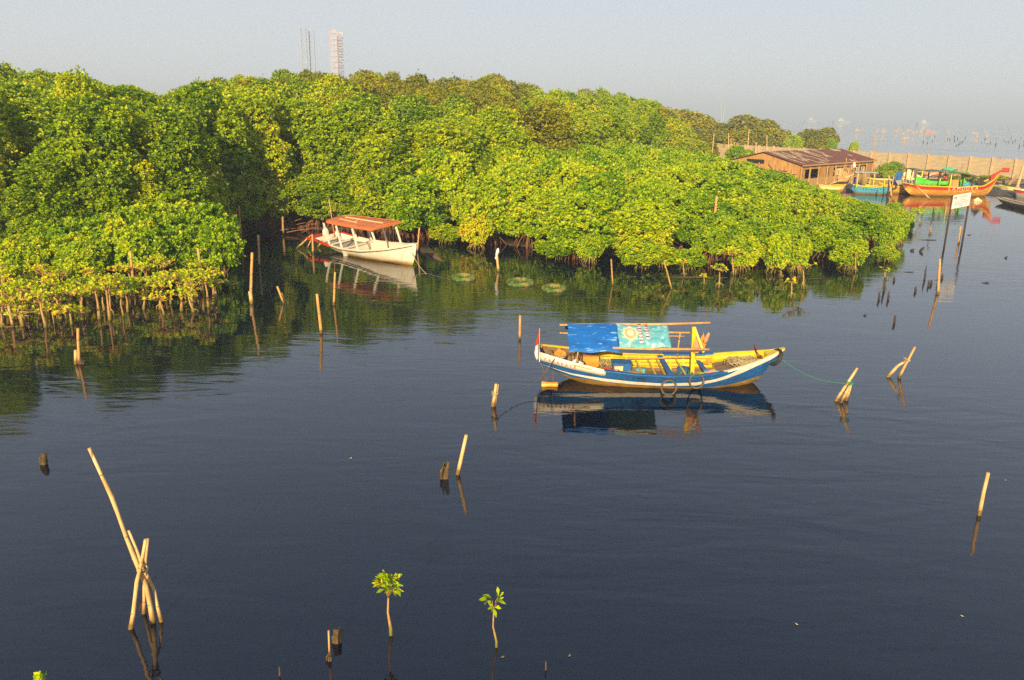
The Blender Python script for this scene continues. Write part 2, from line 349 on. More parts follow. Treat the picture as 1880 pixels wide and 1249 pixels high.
def crown_mesh(name, seed, R, z0, z1, nl, per, K, L, mt, lobe=(.34, .5), Wd=.30, wild=60):
    rng = np.random.default_rng(seed)
    lob = []
    for i in range(nl):
        u = rng.uniform(0, 1); a = 2*np.pi*(i*.618+rng.uniform(-.08, .08))
        zz = z0 + (z1-z0)*(.10+.80*(i+.5)/nl)
        prof = math.sqrt(max(.05, 1-((zz-(z0+(z1-z0)*.45))/((z1-z0)*.60))**2))
        rr = R*prof*rng.uniform(.45, .78) if i % 4 else R*prof*.2
        lr = R*rng.uniform(*lobe)*(.75+.35*prof)
        lob.append((rr*math.cos(a), rr*math.sin(a), zz, lr))
    lob.append((0, 0, z1-R*.36, R*.40))
    lob = np.array(lob); C = []; Nn = []; Bt = []
    for i, (x, y, z, r) in enumerate(lob):
        n = int(per*(r/(R*.42))**2)
        d = rng.normal(size=(n, 3)); d /= np.linalg.norm(d, axis=1, keepdims=True)
        k = r*(1+.10*np.sin(d[:, :1]*7+i)*np.cos(d[:, 1:2]*6-i))*rng.uniform(.74, 1.06, (n, 1))
        p = np.array([[x, y, z]]) + d*k*np.array([[1, 1, .88]])
        ok = p[:, 2] > z0*.92
        for j, (x2, y2, z2, r2) in enumerate(lob):
            if j != i: ok &= np.linalg.norm(p-np.array([x2, y2, z2]), axis=1) > r2*.84
        # gaps
        g = np.sin(p[:, 0]*3.1+seed)*np.sin(p[:, 1]*2.7+1.3*seed)*np.sin(p[:, 2]*3.3+i)
        ok &= ~((g > .45) & (rng.uniform(size=n) < .6))
        C.append(p[ok]); nn = d[ok]*.75 + np.array([[0, 0, .75]]) + rng.normal(0, .30, (ok.sum(), 3)); Nn.append(nn)
        Bt.append(np.clip(rng.uniform(.30, .62)+rng.normal(0, .10, ok.sum()), 0, 1))
    # loose twigs that break the outline
    d = rng.normal(size=(wild, 3)); d[:, 2] = np.abs(d[:, 2])*.9-.2; d /= np.linalg.norm(d, axis=1, keepdims=True)
    cz = (z0+z1)/2; p = d*np.array([[R, R, (z1-z0)*.52]])*rng.uniform(.84, 1.05, (wild, 1)) + np.array([[0, 0, cz]])
    C.append(p); Nn.append(d+np.array([[0, 0, .6]])); Bt.append(rng.uniform(.3, .8, wild))
    C = np.concatenate(C); Nn = np.concatenate(Nn); Bt = np.concatenate(Bt)
    V, T = rosettes(C, Nn, K, L, Wd, rng, tilt=(28, 78), base=Bt)
    return leaf_mesh(name, V, T, mt), lob
def trunk_mesh(name, seed, h, z0, lob, r=.13, mt=BARK, nst=3):
    rng = random.Random(seed); mb = MB()
    for s in range(nst):
        a = rng.uniform(0, 6.28); q = .25*(s > 0)
        b = Vector((q*math.cos(a), q*math.sin(a), -.2)); top = Vector((b.x*3, b.y*3, h*.72))
        pts = [b.lerp(top, k/5)+Vector((rng.uniform(-.12, .12), rng.uniform(-.12, .12), 0)) for k in range(6)]
        mb.tube(pts, [r*(1-.13*k) for k in range(6)], 6)
        for (x, y, z, lr) in lob[s::nst]:
            k = min(4, max(1, int(5*(z/(h*.72))-1))); st = pts[k]
            e = Vector((x, y, z)); md = st.lerp(e, .5)+Vector((0, 0, -.15))
            mb.tube([st, md, e], [r*.45, r*.32, r*.14], 5)
            for q in range(2):   # twigs that reach through the leaves
                d = Vector((x*.5+rng.uniform(-1, 1), y*.5+rng.uniform(-1, 1), rng.uniform(.1, 1.4))).normalized()*lr*rng.uniform(.95, 1.22)
                mb.tube([e, e+d*.6+Vector((0, 0, -.03)), e+d], [r*.14, r*.10, r*.06], 3, caps=False)
    me = mb.build(name, mt).data
    o = [o for o in COL.objects if o.data == me][0]; bpy.data.objects.remove(o); return me
def root_mesh(name, seed, n, R, h, r=.028, mt=ROOT):
    rng = random.Random(seed); mb = MB()
    for i in range(n):
        a = 6.283*i/n+rng.uniform(-.25, .25); hh = h*rng.uniform(.45, 1.1); rr = R*rng.uniform(.45, 1.15)
        pts = []
        for k in range(7):
            t = k/6
            pts.append(Vector((math.cos(a)*rr*(t**.75), math.sin(a)*rr*(t**.75), hh*(1-t**2.4)-.2*t)))
        mb.tube(pts, [r*(1.25-.5*k/6) for k in range(7)], 5)
        if rng.random() < .5:
            p = pts[3]; a2 = a+rng.uniform(-.8, .8)
            mb.tube([p, p+Vector((math.cos(a2)*.2, math.sin(a2)*.2, -.1)), Vector((p.x+math.cos(a2)*.38, p.y+math.sin(a2)*.38, -.2))], [r*.7, r*.6, r*.5], 5)
    me = mb.build(name, mt).data
    o = [o for o in COL.objects if o.data == me][0]; bpy.data.objects.remove(o); return me
def proto_set(n, seed, name, **k):
    out = []
    for i in range(n):
        me, lob = crown_mesh('crown', seed+i, **{a: b for a, b in k.items() if a not in ('tr',)})
        out.append((me, trunk_mesh('trunk', seed+i, k['z1'], k['z0'], lob, r=k.get('tr', .13)), k['z1'], k['R']))
    return out
TALL = proto_set(8, 11, 'tall', R=2.7, z0=1.2, z1=9.0, nl=38, per=480, K=6, L=.23, mt=LEAF_OLIVE, lobe=(.22, .35), wild=80, Wd=.27)
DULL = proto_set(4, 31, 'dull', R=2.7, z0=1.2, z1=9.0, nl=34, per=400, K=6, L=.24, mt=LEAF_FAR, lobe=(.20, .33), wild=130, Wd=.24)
BUSH = proto_set(8, 41, 'bush', R=1.8, z0=.85, z1=3.6, nl=22, per=380, K=7, L=.20, mt=LEAF_BRIGHT, lobe=(.25, .38), wild=70, tr=.07, Wd=.25)
SHRUBG = proto_set(6, 171, 'shrub', R=1.25, z0=.45, z1=2.1, nl=16, per=150, K=8, L=.19, mt=LEAF_BRIGHT, lobe=(.26, .40), wild=26, tr=.045, Wd=.25)
SHRUB = proto_set(6, 71, 'shrub', R=1.15, z0=.5, z1=2.1, nl=14, per=120, K=8, L=.20, mt=LEAF_YELLOW, lobe=(.28, .42), wild=26, tr=.045, Wd=.25)
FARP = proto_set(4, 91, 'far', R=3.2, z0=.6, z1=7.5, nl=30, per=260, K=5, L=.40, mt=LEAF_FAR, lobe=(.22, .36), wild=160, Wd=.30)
ROOTS = [root_mesh('prop_roots', 5+i, 20, 1.25, 1.25) for i in range(4)]
SROOTS = [root_mesh('prop_roots', 25+i, 11, .55, .7, r=.03, mt=STEM) for i in range(4)]
def inst(name, me, parent):
    o = bpy.data.objects.new(name, me); COL.objects.link(o); o.parent = parent; return o
NT = {}
def plant(kind, x, y, h, rscale, name, label, cat, group, rng, roots=None, z=0.0, mt=None):
    pr = rng.choice({'tall': TALL, 'dull': DULL, 'bush': BUSH, 'shrub': SHRUB, 'shrubg': SHRUBG, 'far': FARP}[kind])
    t = thing(name, label, cat, (x, y, z), rng.uniform(0, 6.28), group)
    sz = h/pr[2]; t.scale = (rscale, rscale, sz)
    inst('crown', pr[0], t); inst('trunk', pr[1], t)
    if roots:
        r = inst('prop_roots', rng.choice(roots), t); r.scale = (1/rscale, 1/rscale, 1/sz)
    NT[kind] = NT.get(kind, 0)+1
    return t
def inside(x, y, poly):
    c = False; j = len(poly)-1
    for i in range(len(poly)):
        (xi, yi), (xj, yj) = poly[i], poly[j]
        if (yi > y) != (yj > y) and x < (xj-xi)*(y-yi)/(yj-yi)+xi: c = not c
        j = i
    return c
def scatter(poly, d, rng, tries=30):
    xs = [p[0] for p in poly]; ys = [p[1] for p in poly]; pts = []; g = {}
    n = int((max(xs)-min(xs))*(max(ys)-min(ys))/(d*d)*tries)
    for _ in range(n):
        x = rng.uniform(min(xs), max(xs)); y = rng.uniform(min(ys), max(ys))
        if not inside(x, y, poly): continue
        k = (int(x//d), int(y//d)); ok = True
        for a in (-1, 0, 1):
            for b in (-1, 0, 1):
                for (u, v) in g.get((k[0]+a, k[1]+b), ()):
                    if (u-x)**2+(v-y)**2 < d*d: ok = False; break
        if ok: g.setdefault(k, []).append((x, y)); pts.append((x, y))
    return pts
SKYLINE = [(-200, 100), (0, 116), (60, 127), (160, 140), (230, 156), (300, 166), (350, 162), (390, 150), (430, 140), (480, 136), (560, 130), (620, 141), (700, 128), (760, 138), (830, 145), (900, 138), (950, 150), (1000, 170), (1060, 164), (1130, 164), (1190, 178), (1230, 208), (1260, 240), (1300, 272), (1310, 400)]
BUSHLINE = [(700, 300), (760, 276), (850, 262), (1000, 252), (1100, 262), (1200, 276), (1290, 290), (1345, 300), (1400, 314), (1470, 336), (1550, 362), (1620, 376), (1665, 402), (1700, 470)]
SHRUBLINE = [(-50, 480), (0, 470), (60, 438), (130, 402), (220, 386), (300, 354), (350, 366), (430, 402), (450, 430)]
TALLPOLY = [(-75, 46), (-25, 43), (-20.5, 48), (-19.6, 55), (-18, 60), (-12.5, 59.5), (-9, 57.5), (-5.5, 59), (0, 66), (6, 80), (14, 98), (22, 113), (34, 130), (36, 146), (0, 136), (-50, 106), (-80, 80)]
BUSHPOLY = [(-8, 55.5), (-4, 52.6), (0.2, 50.1), (5.6, 47.1), (12, 46.2), (16.5, 46.0), (19.2, 48), (24.2, 54), (30.5, 66.5), (34.5, 78), (35.2, 90), (28, 104), (23, 112)] + [(14, 98), (6, 80), (0, 66), (-5.5, 59)]
SHRUBPOLY = [(-34, 38.5), (-21, 38.3), (-16.2, 39.5), (-14.9, 41.0), (-15.4, 44), (-18.5, 51), (-20.5, 48), (-25, 43), (-38, 42)]
rng = random.Random(7)
for x, y in sorted(scatter(TALLPOLY, 3.5, rng), key=lambda p: p[1]):
    px, py = Q((x, y, 5))
    if px < -110 or px > 1340: continue
    lim = D(px, itp(px, SKYLINE), y).z
    front = itp(px, [(0, 9.6), (300, 8.9), (600, 8.9), (760, 7.8), (1000, 8.5)]) + rng.uniform(-1.2, .9)
    edge = min(abs((x-a[0])*(b[1]-a[1])-(y-a[1])*(b[0]-a[0]))/math.hypot(b[0]-a[0], b[1]-a[1]) for a, b in zip(TALLPOLY[1:12], TALLPOLY[2:13])) if y < 62 else 9
    y0 = itp(x, [(-30, 43), (-20, 52), (-12, 59), (0, 66), (14, 98), (34, 130)])
    h = min(front + max(0, y-y0)*.10, lim*1.0 + rng.uniform(-1.0, .25))
    if y > y0+38: h = lim + rng.uniform(-1.2, .2)
    if h < 3: continue
    fr = y-y0 < 5
    grp = ('left', 'mangrove trees of the tall forest on the left') if px < 480 else (('middle', 'mangrove trees of the tall forest behind the white boat') if px < 820 else ('right', 'mangrove trees of the tall ridge behind the bright bushes'))
    fb = 'front rank' if fr else 'back ranks'
    lab = {'left': 'tall olive green mangrove, '+fb+' of the left forest'+(' edge of the photo' if px < 200 else ', above the inlet'), 'middle': 'tall dull green mangrove, '+fb+' behind the white boat'+(', under the rig legs' if px < 650 else ''), 'right': 'round crowned mangrove on the dark ridge above the bright bushes'+(', at its right end' if px > 1120 else (', at its left end' if px < 950 else ', in its middle'))}[grp[0]]
    plant('dull' if (y > y0+20 and 500 < px < 1010 and rng.random() < .8) or rng.random() < .10 else 'tall', x, y, h, rng.uniform(.85, 1.25), 'mangrove_tree', lab, 'tree', grp[1], rng, ROOTS if (fr and y < 66) else None)
rng = random.Random(87)
rank = [(-36, 43.5), (-26, 42.6), (-21.2, 46.6), (-20.2, 52), (-18.6, 58.6), (-13, 58.9), (-9.5, 57.0), (-5.6, 57.5), (-1, 62)]
for a, b in zip(rank, rank[1:]):
    n = max(1, round(math.hypot(b[0]-a[0], b[1]-a[1])/2.3))
    for k in range(n):
        t = (k+rng.uniform(.2, .8))/n; x = a[0]+(b[0]-a[0])*t+rng.uniform(-.4, .4); y = a[1]+(b[1]-a[1])*t+rng.uniform(-.2, .8)
        px, py = Q((x, y, 3))
        if px < -80: continue
        wh = 'at the left picture edge' if px < 200 else ('beside the dark inlet' if px < 600 else 'behind the white boat')
        plant('tall', x, y, rng.uniform(4.0, 6.6), rng.uniform(.62, .85), 'young_mangrove_tree', 'shorter young mangrove at the foot of the tall forest, '+wh, 'tree', 'young mangroves at the foot of the tall forest', rng, ROOTS)
rng = random.Random(17)
for x, y in sorted(scatter(BUSHPOLY, 2.75, rng), key=lambda p: p[1]):
    px, py = Q((x, y, 3))
    lim = D(px, itp(px, BUSHLINE), y).z
    hn = itp(px, [(720, 5.6), (880, 4.9), (1100, 3.9), (1400, 2.9), (1650, 2.6)])
    h = min(hn + (y-48)*.055 + rng.uniform(-.5, .6), lim+rng.uniform(-.25, .15))
    if h < 1.3: continue
    near = y < itp(x, [(-8, 57), (0, 52.5), (6, 49.5), (17, 48.6), (25, 57), (31, 70), (36, 84)])+1.3
    if near: h = min(h, hn*rng.uniform(.72, .95))
    s = rng.uniform(.9, 1.2)*min(1.15, max(.72, h/3.4))
    plant('bush', x, y, h, s, 'mangrove_bush', 'bright green bush, '+('water edge row' if near else ('lower slope' if y < 65 else 'upper slope'))+' of right thicket, '+('next to the white boat' if px < 880 else ('above the boat canopy' if px < 1130 else ('left of the shed' if px < 1380 else 'below the shed and shore boats'))), 'bush', 'bright mangrove bushes of the right thicket', rng, ROOTS if near else None)
# fringe shrubs along the edge of the right thicket
rng = random.Random(27)
edge = [(-6.8, 54.8), (-3.4, 51.6), (0.4, 49.2), (5.6, 46.3), (12, 45.3), (16.5, 45.0), (19.8, 46.6), (25, 52.6), (31.6, 65.4), (35.5, 76)]
for a, b in zip(edge, edge[1:]):
    n = max(1, int(math.hypot(b[0]-a[0], b[1]-a[1])/(2.6 if a[0] < 5 else 1.7)))
    for k in range(n):
        t = (k+rng.random())/n; x = a[0]+(b[0]-a[0])*t+rng.uniform(-.3, .3); y = a[1]+(b[1]-a[1])*t+rng.uniform(-.7, .5)
        if x > 17 and rng.random() < .4: continue
        plant('shrub' if rng.random() < .35 else 'shrubg', x, y, rng.uniform(1.0, 2.2)*(.8 if x > 17 else 1), rng.uniform(.6, 1.05)*(.8 if x > 17 else 1), 'mangrove_shrub', 'low yellow green mangrove shrub on stilt roots at the thicket edge, '+('near the floating tyres' if x < 4 else ('above the boat mast' if x < 13 else 'toward the tip')), 'shrub', 'low mangrove shrubs fringing the right thicket', rng, SROOTS)
rng = random.Random(37)
for x, y in sorted(scatter(SHRUBPOLY, 1.75, rng), key=lambda p: p[1]):
    px, py = Q((x, y, 1.5))
    if px < -60 or px > 402: continue
    lim = D(px, itp(px, SHRUBLINE), y).z
    h = min(1.5+(y-35)*.16+rng.uniform(-.2, .3), lim+rng.uniform(-.15, .15))
    if h < .9: h = .9
    plant('shrubg', x, y, h, rng.uniform(.85, 1.15)*max(.8, min(1.5, h/2.2)), 'mangrove_shrub', 'dense yellow green mangrove shrub behind the saplings, '+('at the left picture edge' if px < 120 else ('in the middle' if px < 300 else 'next to the dark inlet')), 'shrub', 'dense mangrove shrubs in front of the left forest', rng, SROOTS)
# trees beyond the wall
rng = random.Random(47)
for px, top, Y, s in [(1225, 205, 170, 1.2), (1250, 204, 178, 1.25), (1278, 208, 176, 1.2), (1300, 220, 182, 1.15), (1322, 228, 180, 1.1), (1345, 228, 178, 1.0), (1370, 214, 172, 1.35), (1398, 222, 173, 1.2), (1425, 236, 174, 1.05), (1360, 240, 168, 1.0), (1310, 240, 168, 1.0), (1280, 238, 168, 1.1), (1395, 245, 169, .9), (1440, 250, 172, .7)]:
    p = D(px, top, Y)
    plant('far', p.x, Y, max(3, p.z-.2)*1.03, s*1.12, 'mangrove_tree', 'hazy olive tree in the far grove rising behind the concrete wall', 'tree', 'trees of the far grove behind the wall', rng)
for px, top, Y, s, lb in [(1484, 239, 176, .9, 'left rounder crown of the small tree pair behind the shed roof'), (1518, 236, 178, 1.0, 'right thinner crown of the small tree pair behind the shed roof')]:
    p = D(px, top, Y); plant('far', p.x, Y, p.z, s*.85, 'mangrove_tree', lb, 'tree', 'small tree pair behind the shed', rng)
# ---------------------------------------------------------------- saplings with bare stems
def sapling(x, y, h, nro, spread, seed, label, group=None, L=.15, r=.03, K=8, lean=(0, 0), mt=None, name='mangrove_sapling', rootn=3, tilt=(20, 75), Wd=.24):
    rg = random.Random(seed); nr = np.random.default_rng(seed)
    t = thing(name, label, 'sapling', (x, y, 0), 0, group)
    top = Vector((lean[0], lean[1], h*.82)); mb = MB()
    mid = top*.5+Vector((rg.uniform(-.04, .04), rg.uniform(-.04, .04), 0))
    mb.tube([(0, 0, -.25), (top*.12)+Vector((0, 0, .02)), mid, top], [r*1.9, r*1.35, r*.85, r*.6], 7)
    C = []; Nn = []
    for i in range(nro):
        a = 2.4*i+rg.uniform(-.4, .4); rr = spread*math.sqrt((i+.3)/nro)*rg.uniform(.8, 1.1)
        e = Vector((top.x+rr*math.cos(a), top.y+rr*math.sin(a), h*rg.uniform(.86, 1.0)-rr*.25))
        s = top.lerp(mid, rg.uniform(0, .45)); mb.tube([s, s.lerp(e, .6)+Vector((0, 0, -.03)), e], [r*.45, r*.35, r*.25], 5)
        C.append(e); Nn.append(Vector((math.cos(a)*rr, math.sin(a)*rr, spread*.9))+Vector((rg.uniform(-.1, .1), -.12, 0)))
    mb.build('stem', STEM, t)
    if rootn:
        rb = MB()
        for i in range(rootn):
            a = 6.28*i/rootn+rg.uniform(-.5, .5); hh = h*rg.uniform(.12, .3); q = rg.uniform(.12, .25)
            rb.tube([top*(hh/max(.1, top.z)), Vector((math.cos(a)*q*.8, math.sin(a)*q*.8, hh*.6)), Vector((math.cos(a)*q, math.sin(a)*q, -.2))], [r*.6, r*.55, r*.4], 5)
        rb.build('prop_roots', STEM, t)
    V, T = rosettes(np.array([tuple(c) for c in C]), np.array([tuple(c) for c in Nn]), K, L, Wd, nr, tilt=tilt, base=nr.uniform(.3, .75, len(C)))
    inst('leaves', leaf_mesh('leaves', V, T, mt or LEAF_YELLOW), t)
    return t
rng = random.Random(57)
sp = []
tr = 0
while len(sp) < 100 and tr < 6000:
    tr += 1
    px = rng.uniform(-15, 405); yb = itp(px, [(-20, 600), (60, 603), (130, 598), (250, 583), (370, 572), (405, 553)]); py = yb - rng.random()**1.3*itp(px, [(0, 70), (240, 66), (405, 34)])
    p = P(px, py)
    if all((p-q).length > .52 for q in sp): sp.append(p)
for i, p in enumerate(sp):
    h = rng.uniform(.7, 1.45)*(1.0 if p.x < -17.5 else 1.1)
    sapling(p.x, p.y, h, rng.randint(7, 22), rng.uniform(.28, .62), 300+i, ('small sparse' if h < 1.0 else 'bushier')+' sapling on bare stems, '+('left picture edge end' if p.x < -18 else ('middle of the row' if p.x < -15 else 'open water end'))+' of the row', 'saplings standing in the shallows on the left', L=.17, rootn=rng.choice([0, 0, 2]), r=rng.uniform(.035, .06), lean=(rng.uniform(-.2, .12), rng.uniform(-.1, .1)))
for k, (bx, by, tx, ty, n, s, lb) in enumerate([
    (1256, 506, 1255, 477, 6, .30, 'small sapling with a flat tuft, leftmost of those off the right thicket'),
    (1293, 522, 1292, 503, 3, .12, 'tiny thin sapling beside a drifting stick, off the right thicket'),
    (1320, 528, 1322, 487, 12, .42, 'stilt rooted sapling with a wide tuft standing clear of the thicket, above the boat'),
    (1347, 505, 1345, 455, 26, .70, 'bushy upright sapling with many tufts in front of the right thicket'),
    (1452, 547, 1454, 511, 5, .26, 'short sapling on a thick flared stem, nearest the boat of the right ones'),
    (1475, 530, 1475, 478, 14, .50, 'two tiered sapling right behind the short flared one'),
    (1434, 508, 1434, 487, 5, .22, 'little round tuft of leaves peeping out before the right thicket'),
    (1626, 513, 1626, 492, 4, .32, 'pale spread tuft of leaves alone near the thicket tip'),
    (1690, 412, 1686, 383, 22, .75, 'deep green sapling clump in open water left of the sign'),
    (1708, 430, 1710, 402, 3, .25, 'thin leaning sapling between the green clump and the sign'),
    (1571, 500, 1572, 458, 8, .4, 'slim sapling on a tall stem under the thicket corner')]):
    p = P(bx, by); q = D(tx, ty, p.y)
    sapling(p.x, p.y, q.z, n, s, 700+k, lb, L=.17, r=.035, lean=(q.x-p.x, 0), rootn=4, mt=LEAF_BRIGHT if k == 8 else None)
p = P(718, 1166); q = D(713, 1062, p.y)
sapling(p.x, p.y, q.z, 15, .15, 801, 'taller of the two foreground saplings, with a dense tuft of pointed leaves', L=.19, r=.022, K=7, tilt=(8, 58), Wd=.15, lean=(q.x-p.x, 0), rootn=0, mt=LEAF_YELLOW)
p = P(912, 1188); q = D(907, 1097, p.y)
sapling(p.x, p.y, q.z, 5, .14, 812, 'shorter foreground sapling with three small tufts on a thin stem', L=.18, r=.016, K=6, tilt=(8, 52), Wd=.15, lean=(q.x-p.x, 0), rootn=0, mt=LEAF_YELLOW)
p = P(88, 1330); q = D(88, 1240, p.y)
sapling(p.x, p.y, q.z, 4, .10, 823, 'top leaves of a sapling cut off by the bottom left corner', L=.13, r=.015, K=6, rootn=0, mt=LEAF_BRIGHT)
# ---------------------------------------------------------------- poles, stakes and stumps
def pole_pts(a, b, n=7, bend=0.0, rg=None):
    a = Vector(a); b = Vector(b); out = []
    sd = Vector((1, 0, 0))
    for k in range(n+1):
        t = k/n; q = a.lerp(b, t); q += sd*bend*math.sin(math.pi*t)
        if rg: q += Vector((rg.uniform(-.004, .004), rg.uniform(-.004, .004), 0))
        out.append(q)
    return out
def pole(name, label, cat, bx, by, tx, ty, wpx, mt, group=None, dy=0.0, bend=0.0, taper=.8, seed=0):
    p = P(bx, by); q = D(tx, ty, p.y+dy); dist = (p-Vector((0, 0, CAM_H))).length
    r = max(.012, wpx*.85/2/F_PX*dist); d = (q-p); rg = random.Random(seed or int(bx*7+by))
    L = d.length; n = max(3, int(L/.28)); a = p-d.normalized()*.35
    pts = pole_pts(a, q, n, bend, rg)
    mb = MB(); rr = []
    for k in range(len(pts)): rr.append(r*(1-(1-taper)*k/n))
    mb.tube(pts, rr, 9)
    for k in range(1, n):   # nodes
        if (k % 2) and 'bamboo' in name: 
            t = (pts[k+1]-pts[k-1]).normalized()
            mb.tube([pts[k]-t*.014, pts[k], pts[k]+t*.014], [rr[k], rr[k]*1.16, rr[k]], 9, 1)
    if name in ('tree_stump', 'root_clump'):   # ragged, splintered
        mb.v = [tuple(v[i]+rg.uniform(-.35, .35)*r for i in range(3)) for v in mb.v]
        for _ in range(4):
            a_ = rg.uniform(0, 6.28); b_ = p+Vector((math.cos(a_), math.sin(a_), 0))*r*.9
            mb.tube([b_+Vector((0, 0, -.1)), b_+Vector((math.cos(a_)*.5*r, 0, L*rg.uniform(.3, .6))), b_+Vector((-math.cos(a_)*r, 0, L*rg.uniform(.6, 1.0)))], [r*.6, r*.45, r*.15], 5)
    return tag(mb.build(name, [mt, NODE], loc=p), label, cat, group)
BP, SP = 'bamboo_pole', 'wooden_stake'
pole(BP, 'pale leaning bamboo pole beside a dark stump in mid water', 'pole', 840, 871, 856, 799, 9, BAMBOO_P)
pole('tree_stump', 'dark crooked stump left of the pale leaning pole', 'stump', 815, 878, 822, 850, 13, DEADWOOD, taper=.55, bend=.02)
pole(BP, 'lone thin pale pole standing in the water at the far right', 'pole', 1797, 946, 1814, 868, 7.5, BAMBOO_P)
pole(BP, 'slender pole rising from the water left of the boat flag', 'pole', 954, 624, 955, 579, 6, BAMBOO)
pole(BP, 'tallest of the thin poles below the white boat', 'pole', 590, 612, 582, 540, 7, BAMBOO)
pole(BP, 'tall red brown pole with a thick wrapped foot, left of the white boat', 'pole', 460, 555, 463, 464, 6.5, BAMBOO)
pole('pole_stub', 'stubby offcut leaning on the foot of the red brown pole', 'stake', 462, 557, 459, 535, 9, BAMBOO_P)
pole(BP, 'thin pole near the dark inlet, left of the broken frame', 'pole', 476, 488, 474, 432, 5, BAMBOO)
pole(BP, 'left slim pole of the close pair under the white boat stern', 'pole', 613, 560, 615, 500, 5, BAMBOO)
pole(BP, 'short leaning broken cane between two taller poles', 'pole', 521, 557, 509, 526, 5, BAMBOO)
pole(SP, 'crossing scrap of cane against the short leaning one', 'stake', 521, 556, 517, 538, 4, BAMBOO)
pole(BP, 'thin upright pole by the left shore with a stub next to it', 'pole', 145, 668, 143, 603, 6, BAMBOO)
pole('pole_stub', 'short thick stub left of the thin shore pole', 'stake', 139, 668, 138.5, 643, 7, BAMBOO_P)
pole('tree_stump', 'dark low root lump right of the thin shore pole', 'stump', 151, 668, 150, 659, 7, DEADWOOD, taper=.5)
pole('tree_stump', 'dark upright stump alone in open water on the left', 'stump', 82, 852, 81, 832, 10, DEADWOOD, taper=.95)
pole('wooden_stake', 'thin pale twig stake beside a dark clump near the bottom edge', 'stake', 605, 1210, 603, 1158, 4.5, BAMBOO, taper=.8)
pole('tree_stump', 'brown knob at the foot of the thin twig stake', 'stump', 605, 1212, 605.5, 1198, 8, DEADWOOD, taper=.5)
pole('root_clump', 'dark ragged clump next to the thin twig stake', 'stump', 619, 1178, 620, 1155, 13, DEADWOOD, taper=1.1, bend=.01)
pole('wooden_stake', 'tiny peg at the bottom edge, left of the twig stake', 'stake', 514, 1240, 513, 1224, 7, DEADWOOD, taper=.3)
pole('wooden_stake', 'tiny peg at the bottom edge, right of the two saplings', 'stake', 1002, 1230, 1002, 1214, 6, DEADWOOD, taper=.4)
pole('wooden_stake', 'dark lone peg in the open water right of the thicket', 'stake', 1642, 593, 1643.5, 580, 5, DARKWOOD)
pole(BP, 'long red brown pole in the water in front of the sign', 'pole', 1722, 540, 1726, 475, 5, BAMBOO)
pole(SP, 'short stake close to the right post of the sign', 'stake', 1760, 448, 1764, 416, 4, BAMBOO)
pole(BP, 'brown pole standing before the roots at the middle of the thicket edge', 'pole', 1125, 522, 1122, 476, 4, STEM)
pole(BP, 'leaning brown pole at the thicket edge above the mast', 'pole', 1233, 530, 1219, 479, 4, STEM)
pole(BP, 'weathered pole sticking out of the right thicket', 'pole', 1305, 470, 1316, 360, 6, BAMBOO)
pole(BP, 'stick poking out of the leaves right of the white boat bow', 'pole', 766, 462, 770, 418, 4, BAMBOO)
for k, (bx, by, tx, ty, lb) in enumerate([
    (8, 545, 2, 490, 'bamboo pole at the left picture edge among the saplings'), (84, 530, 77, 486, 'bamboo pole rising left among the saplings, second from the edge'),
    (32, 577, 42, 521, 'leaning bamboo pole among the leftmost saplings'), (246, 530, 239, 461, 'tallest pale pole between the two sapling clumps'),
    (287, 500, 281, 450, 'pole in the gap behind the right sapling clump'), (372, 515, 363, 456, 'pale pole nearest the open water at the right end of the saplings'),
    (197, 500, 195, 468, 'short pole with a brown tip buried in the shrubs')]):
    pole(BP, lb, 'pole', bx, by, tx, ty, 6, BAMBOO)
def poles_thing(name, label, cat, members, knot=None):
    base = P(*members[0][1:3]); t = thing(name, label, cat, base)
    for k, (nm, bx, by, path, wpx, mt, dy) in enumerate(members):
        p = P(bx, by); dist = (p-Vector((0, 0, CAM_H))).length; r = wpx*.74/2/F_PX*dist
        pts = [p] + [D(x, y, p.y+dy*(j+1)/len(path)) for j, (x, y) in enumerate(path)]
        d = (pts[1]-pts[0]).normalized(); pts = [p-d*.3]+pts
        full = []
        for a, b in zip(pts, pts[1:]):
            n = max(1, int((b-a).length/.25))
            for j in range(n): full.append(a.lerp(b, j/n))
        full.append(pts[-1]); N = len(full); rg = random.Random(k)
        mb = MB(); rr = [r*(1-.42*j/N)*(1.13 if j % 3 == 1 else 1)*rg.uniform(.94, 1.05) for j in range(N)]
        mb.tube([q-base+Vector((rg.uniform(-.010, .010), 0, 0)) for q in full], rr, 9); 
        for j in range(2, N-1, 3):
            q = full[j]-base; d_ = (full[j+1]-full[j-1]).normalized(); mb.tube([q-d_*.008, q, q+d_*.008], [rr[j]*1.04, rr[j]*1.12, rr[j]*1.04], 9, 1)
        mb.build(nm, [mt, NODE], t)
    if knot:
        c, rr, Y, mt = knot; q = D(c[0], c[1], Y)-base; mb = MB()
        for i in range(3): mb.ring(q+Vector((0, 0, .03*(i-1))), rr, .011, Matrix.Rotation(.25*(i-1), 3, 'Y'), 16, 6)
        mb.build('lashing', mt, t)
    return t
poles_thing('pole_tripod', 'lashed bundle of pale poles with one very long curved pole, bottom left', 'poles', [
    ('leg', 240, 1154, [(252, 1068), (268, 991)], 10, BAMBOO_P, 0),
    ('leg', 297, 1141, [(283, 1085), (262, 1040), (237, 974)], 8, BAMBOO_P, .25),
    ('leg', 264, 1126, [(266, 1060), (270, 990)], 8, BAMBOO_P, -.2),
    ('long_pole', 281, 1144, [(268, 1075), (250, 1032), (232, 985), (204, 912), (186, 872), (163, 823)], 11, BAMBOO_P, -.1),
    ('short_stick', 278, 1068, [(262, 1048), (243, 1025)], 8, BAMBOO, -.1)], ((262, 1046), .085, 11.75, ROPE))
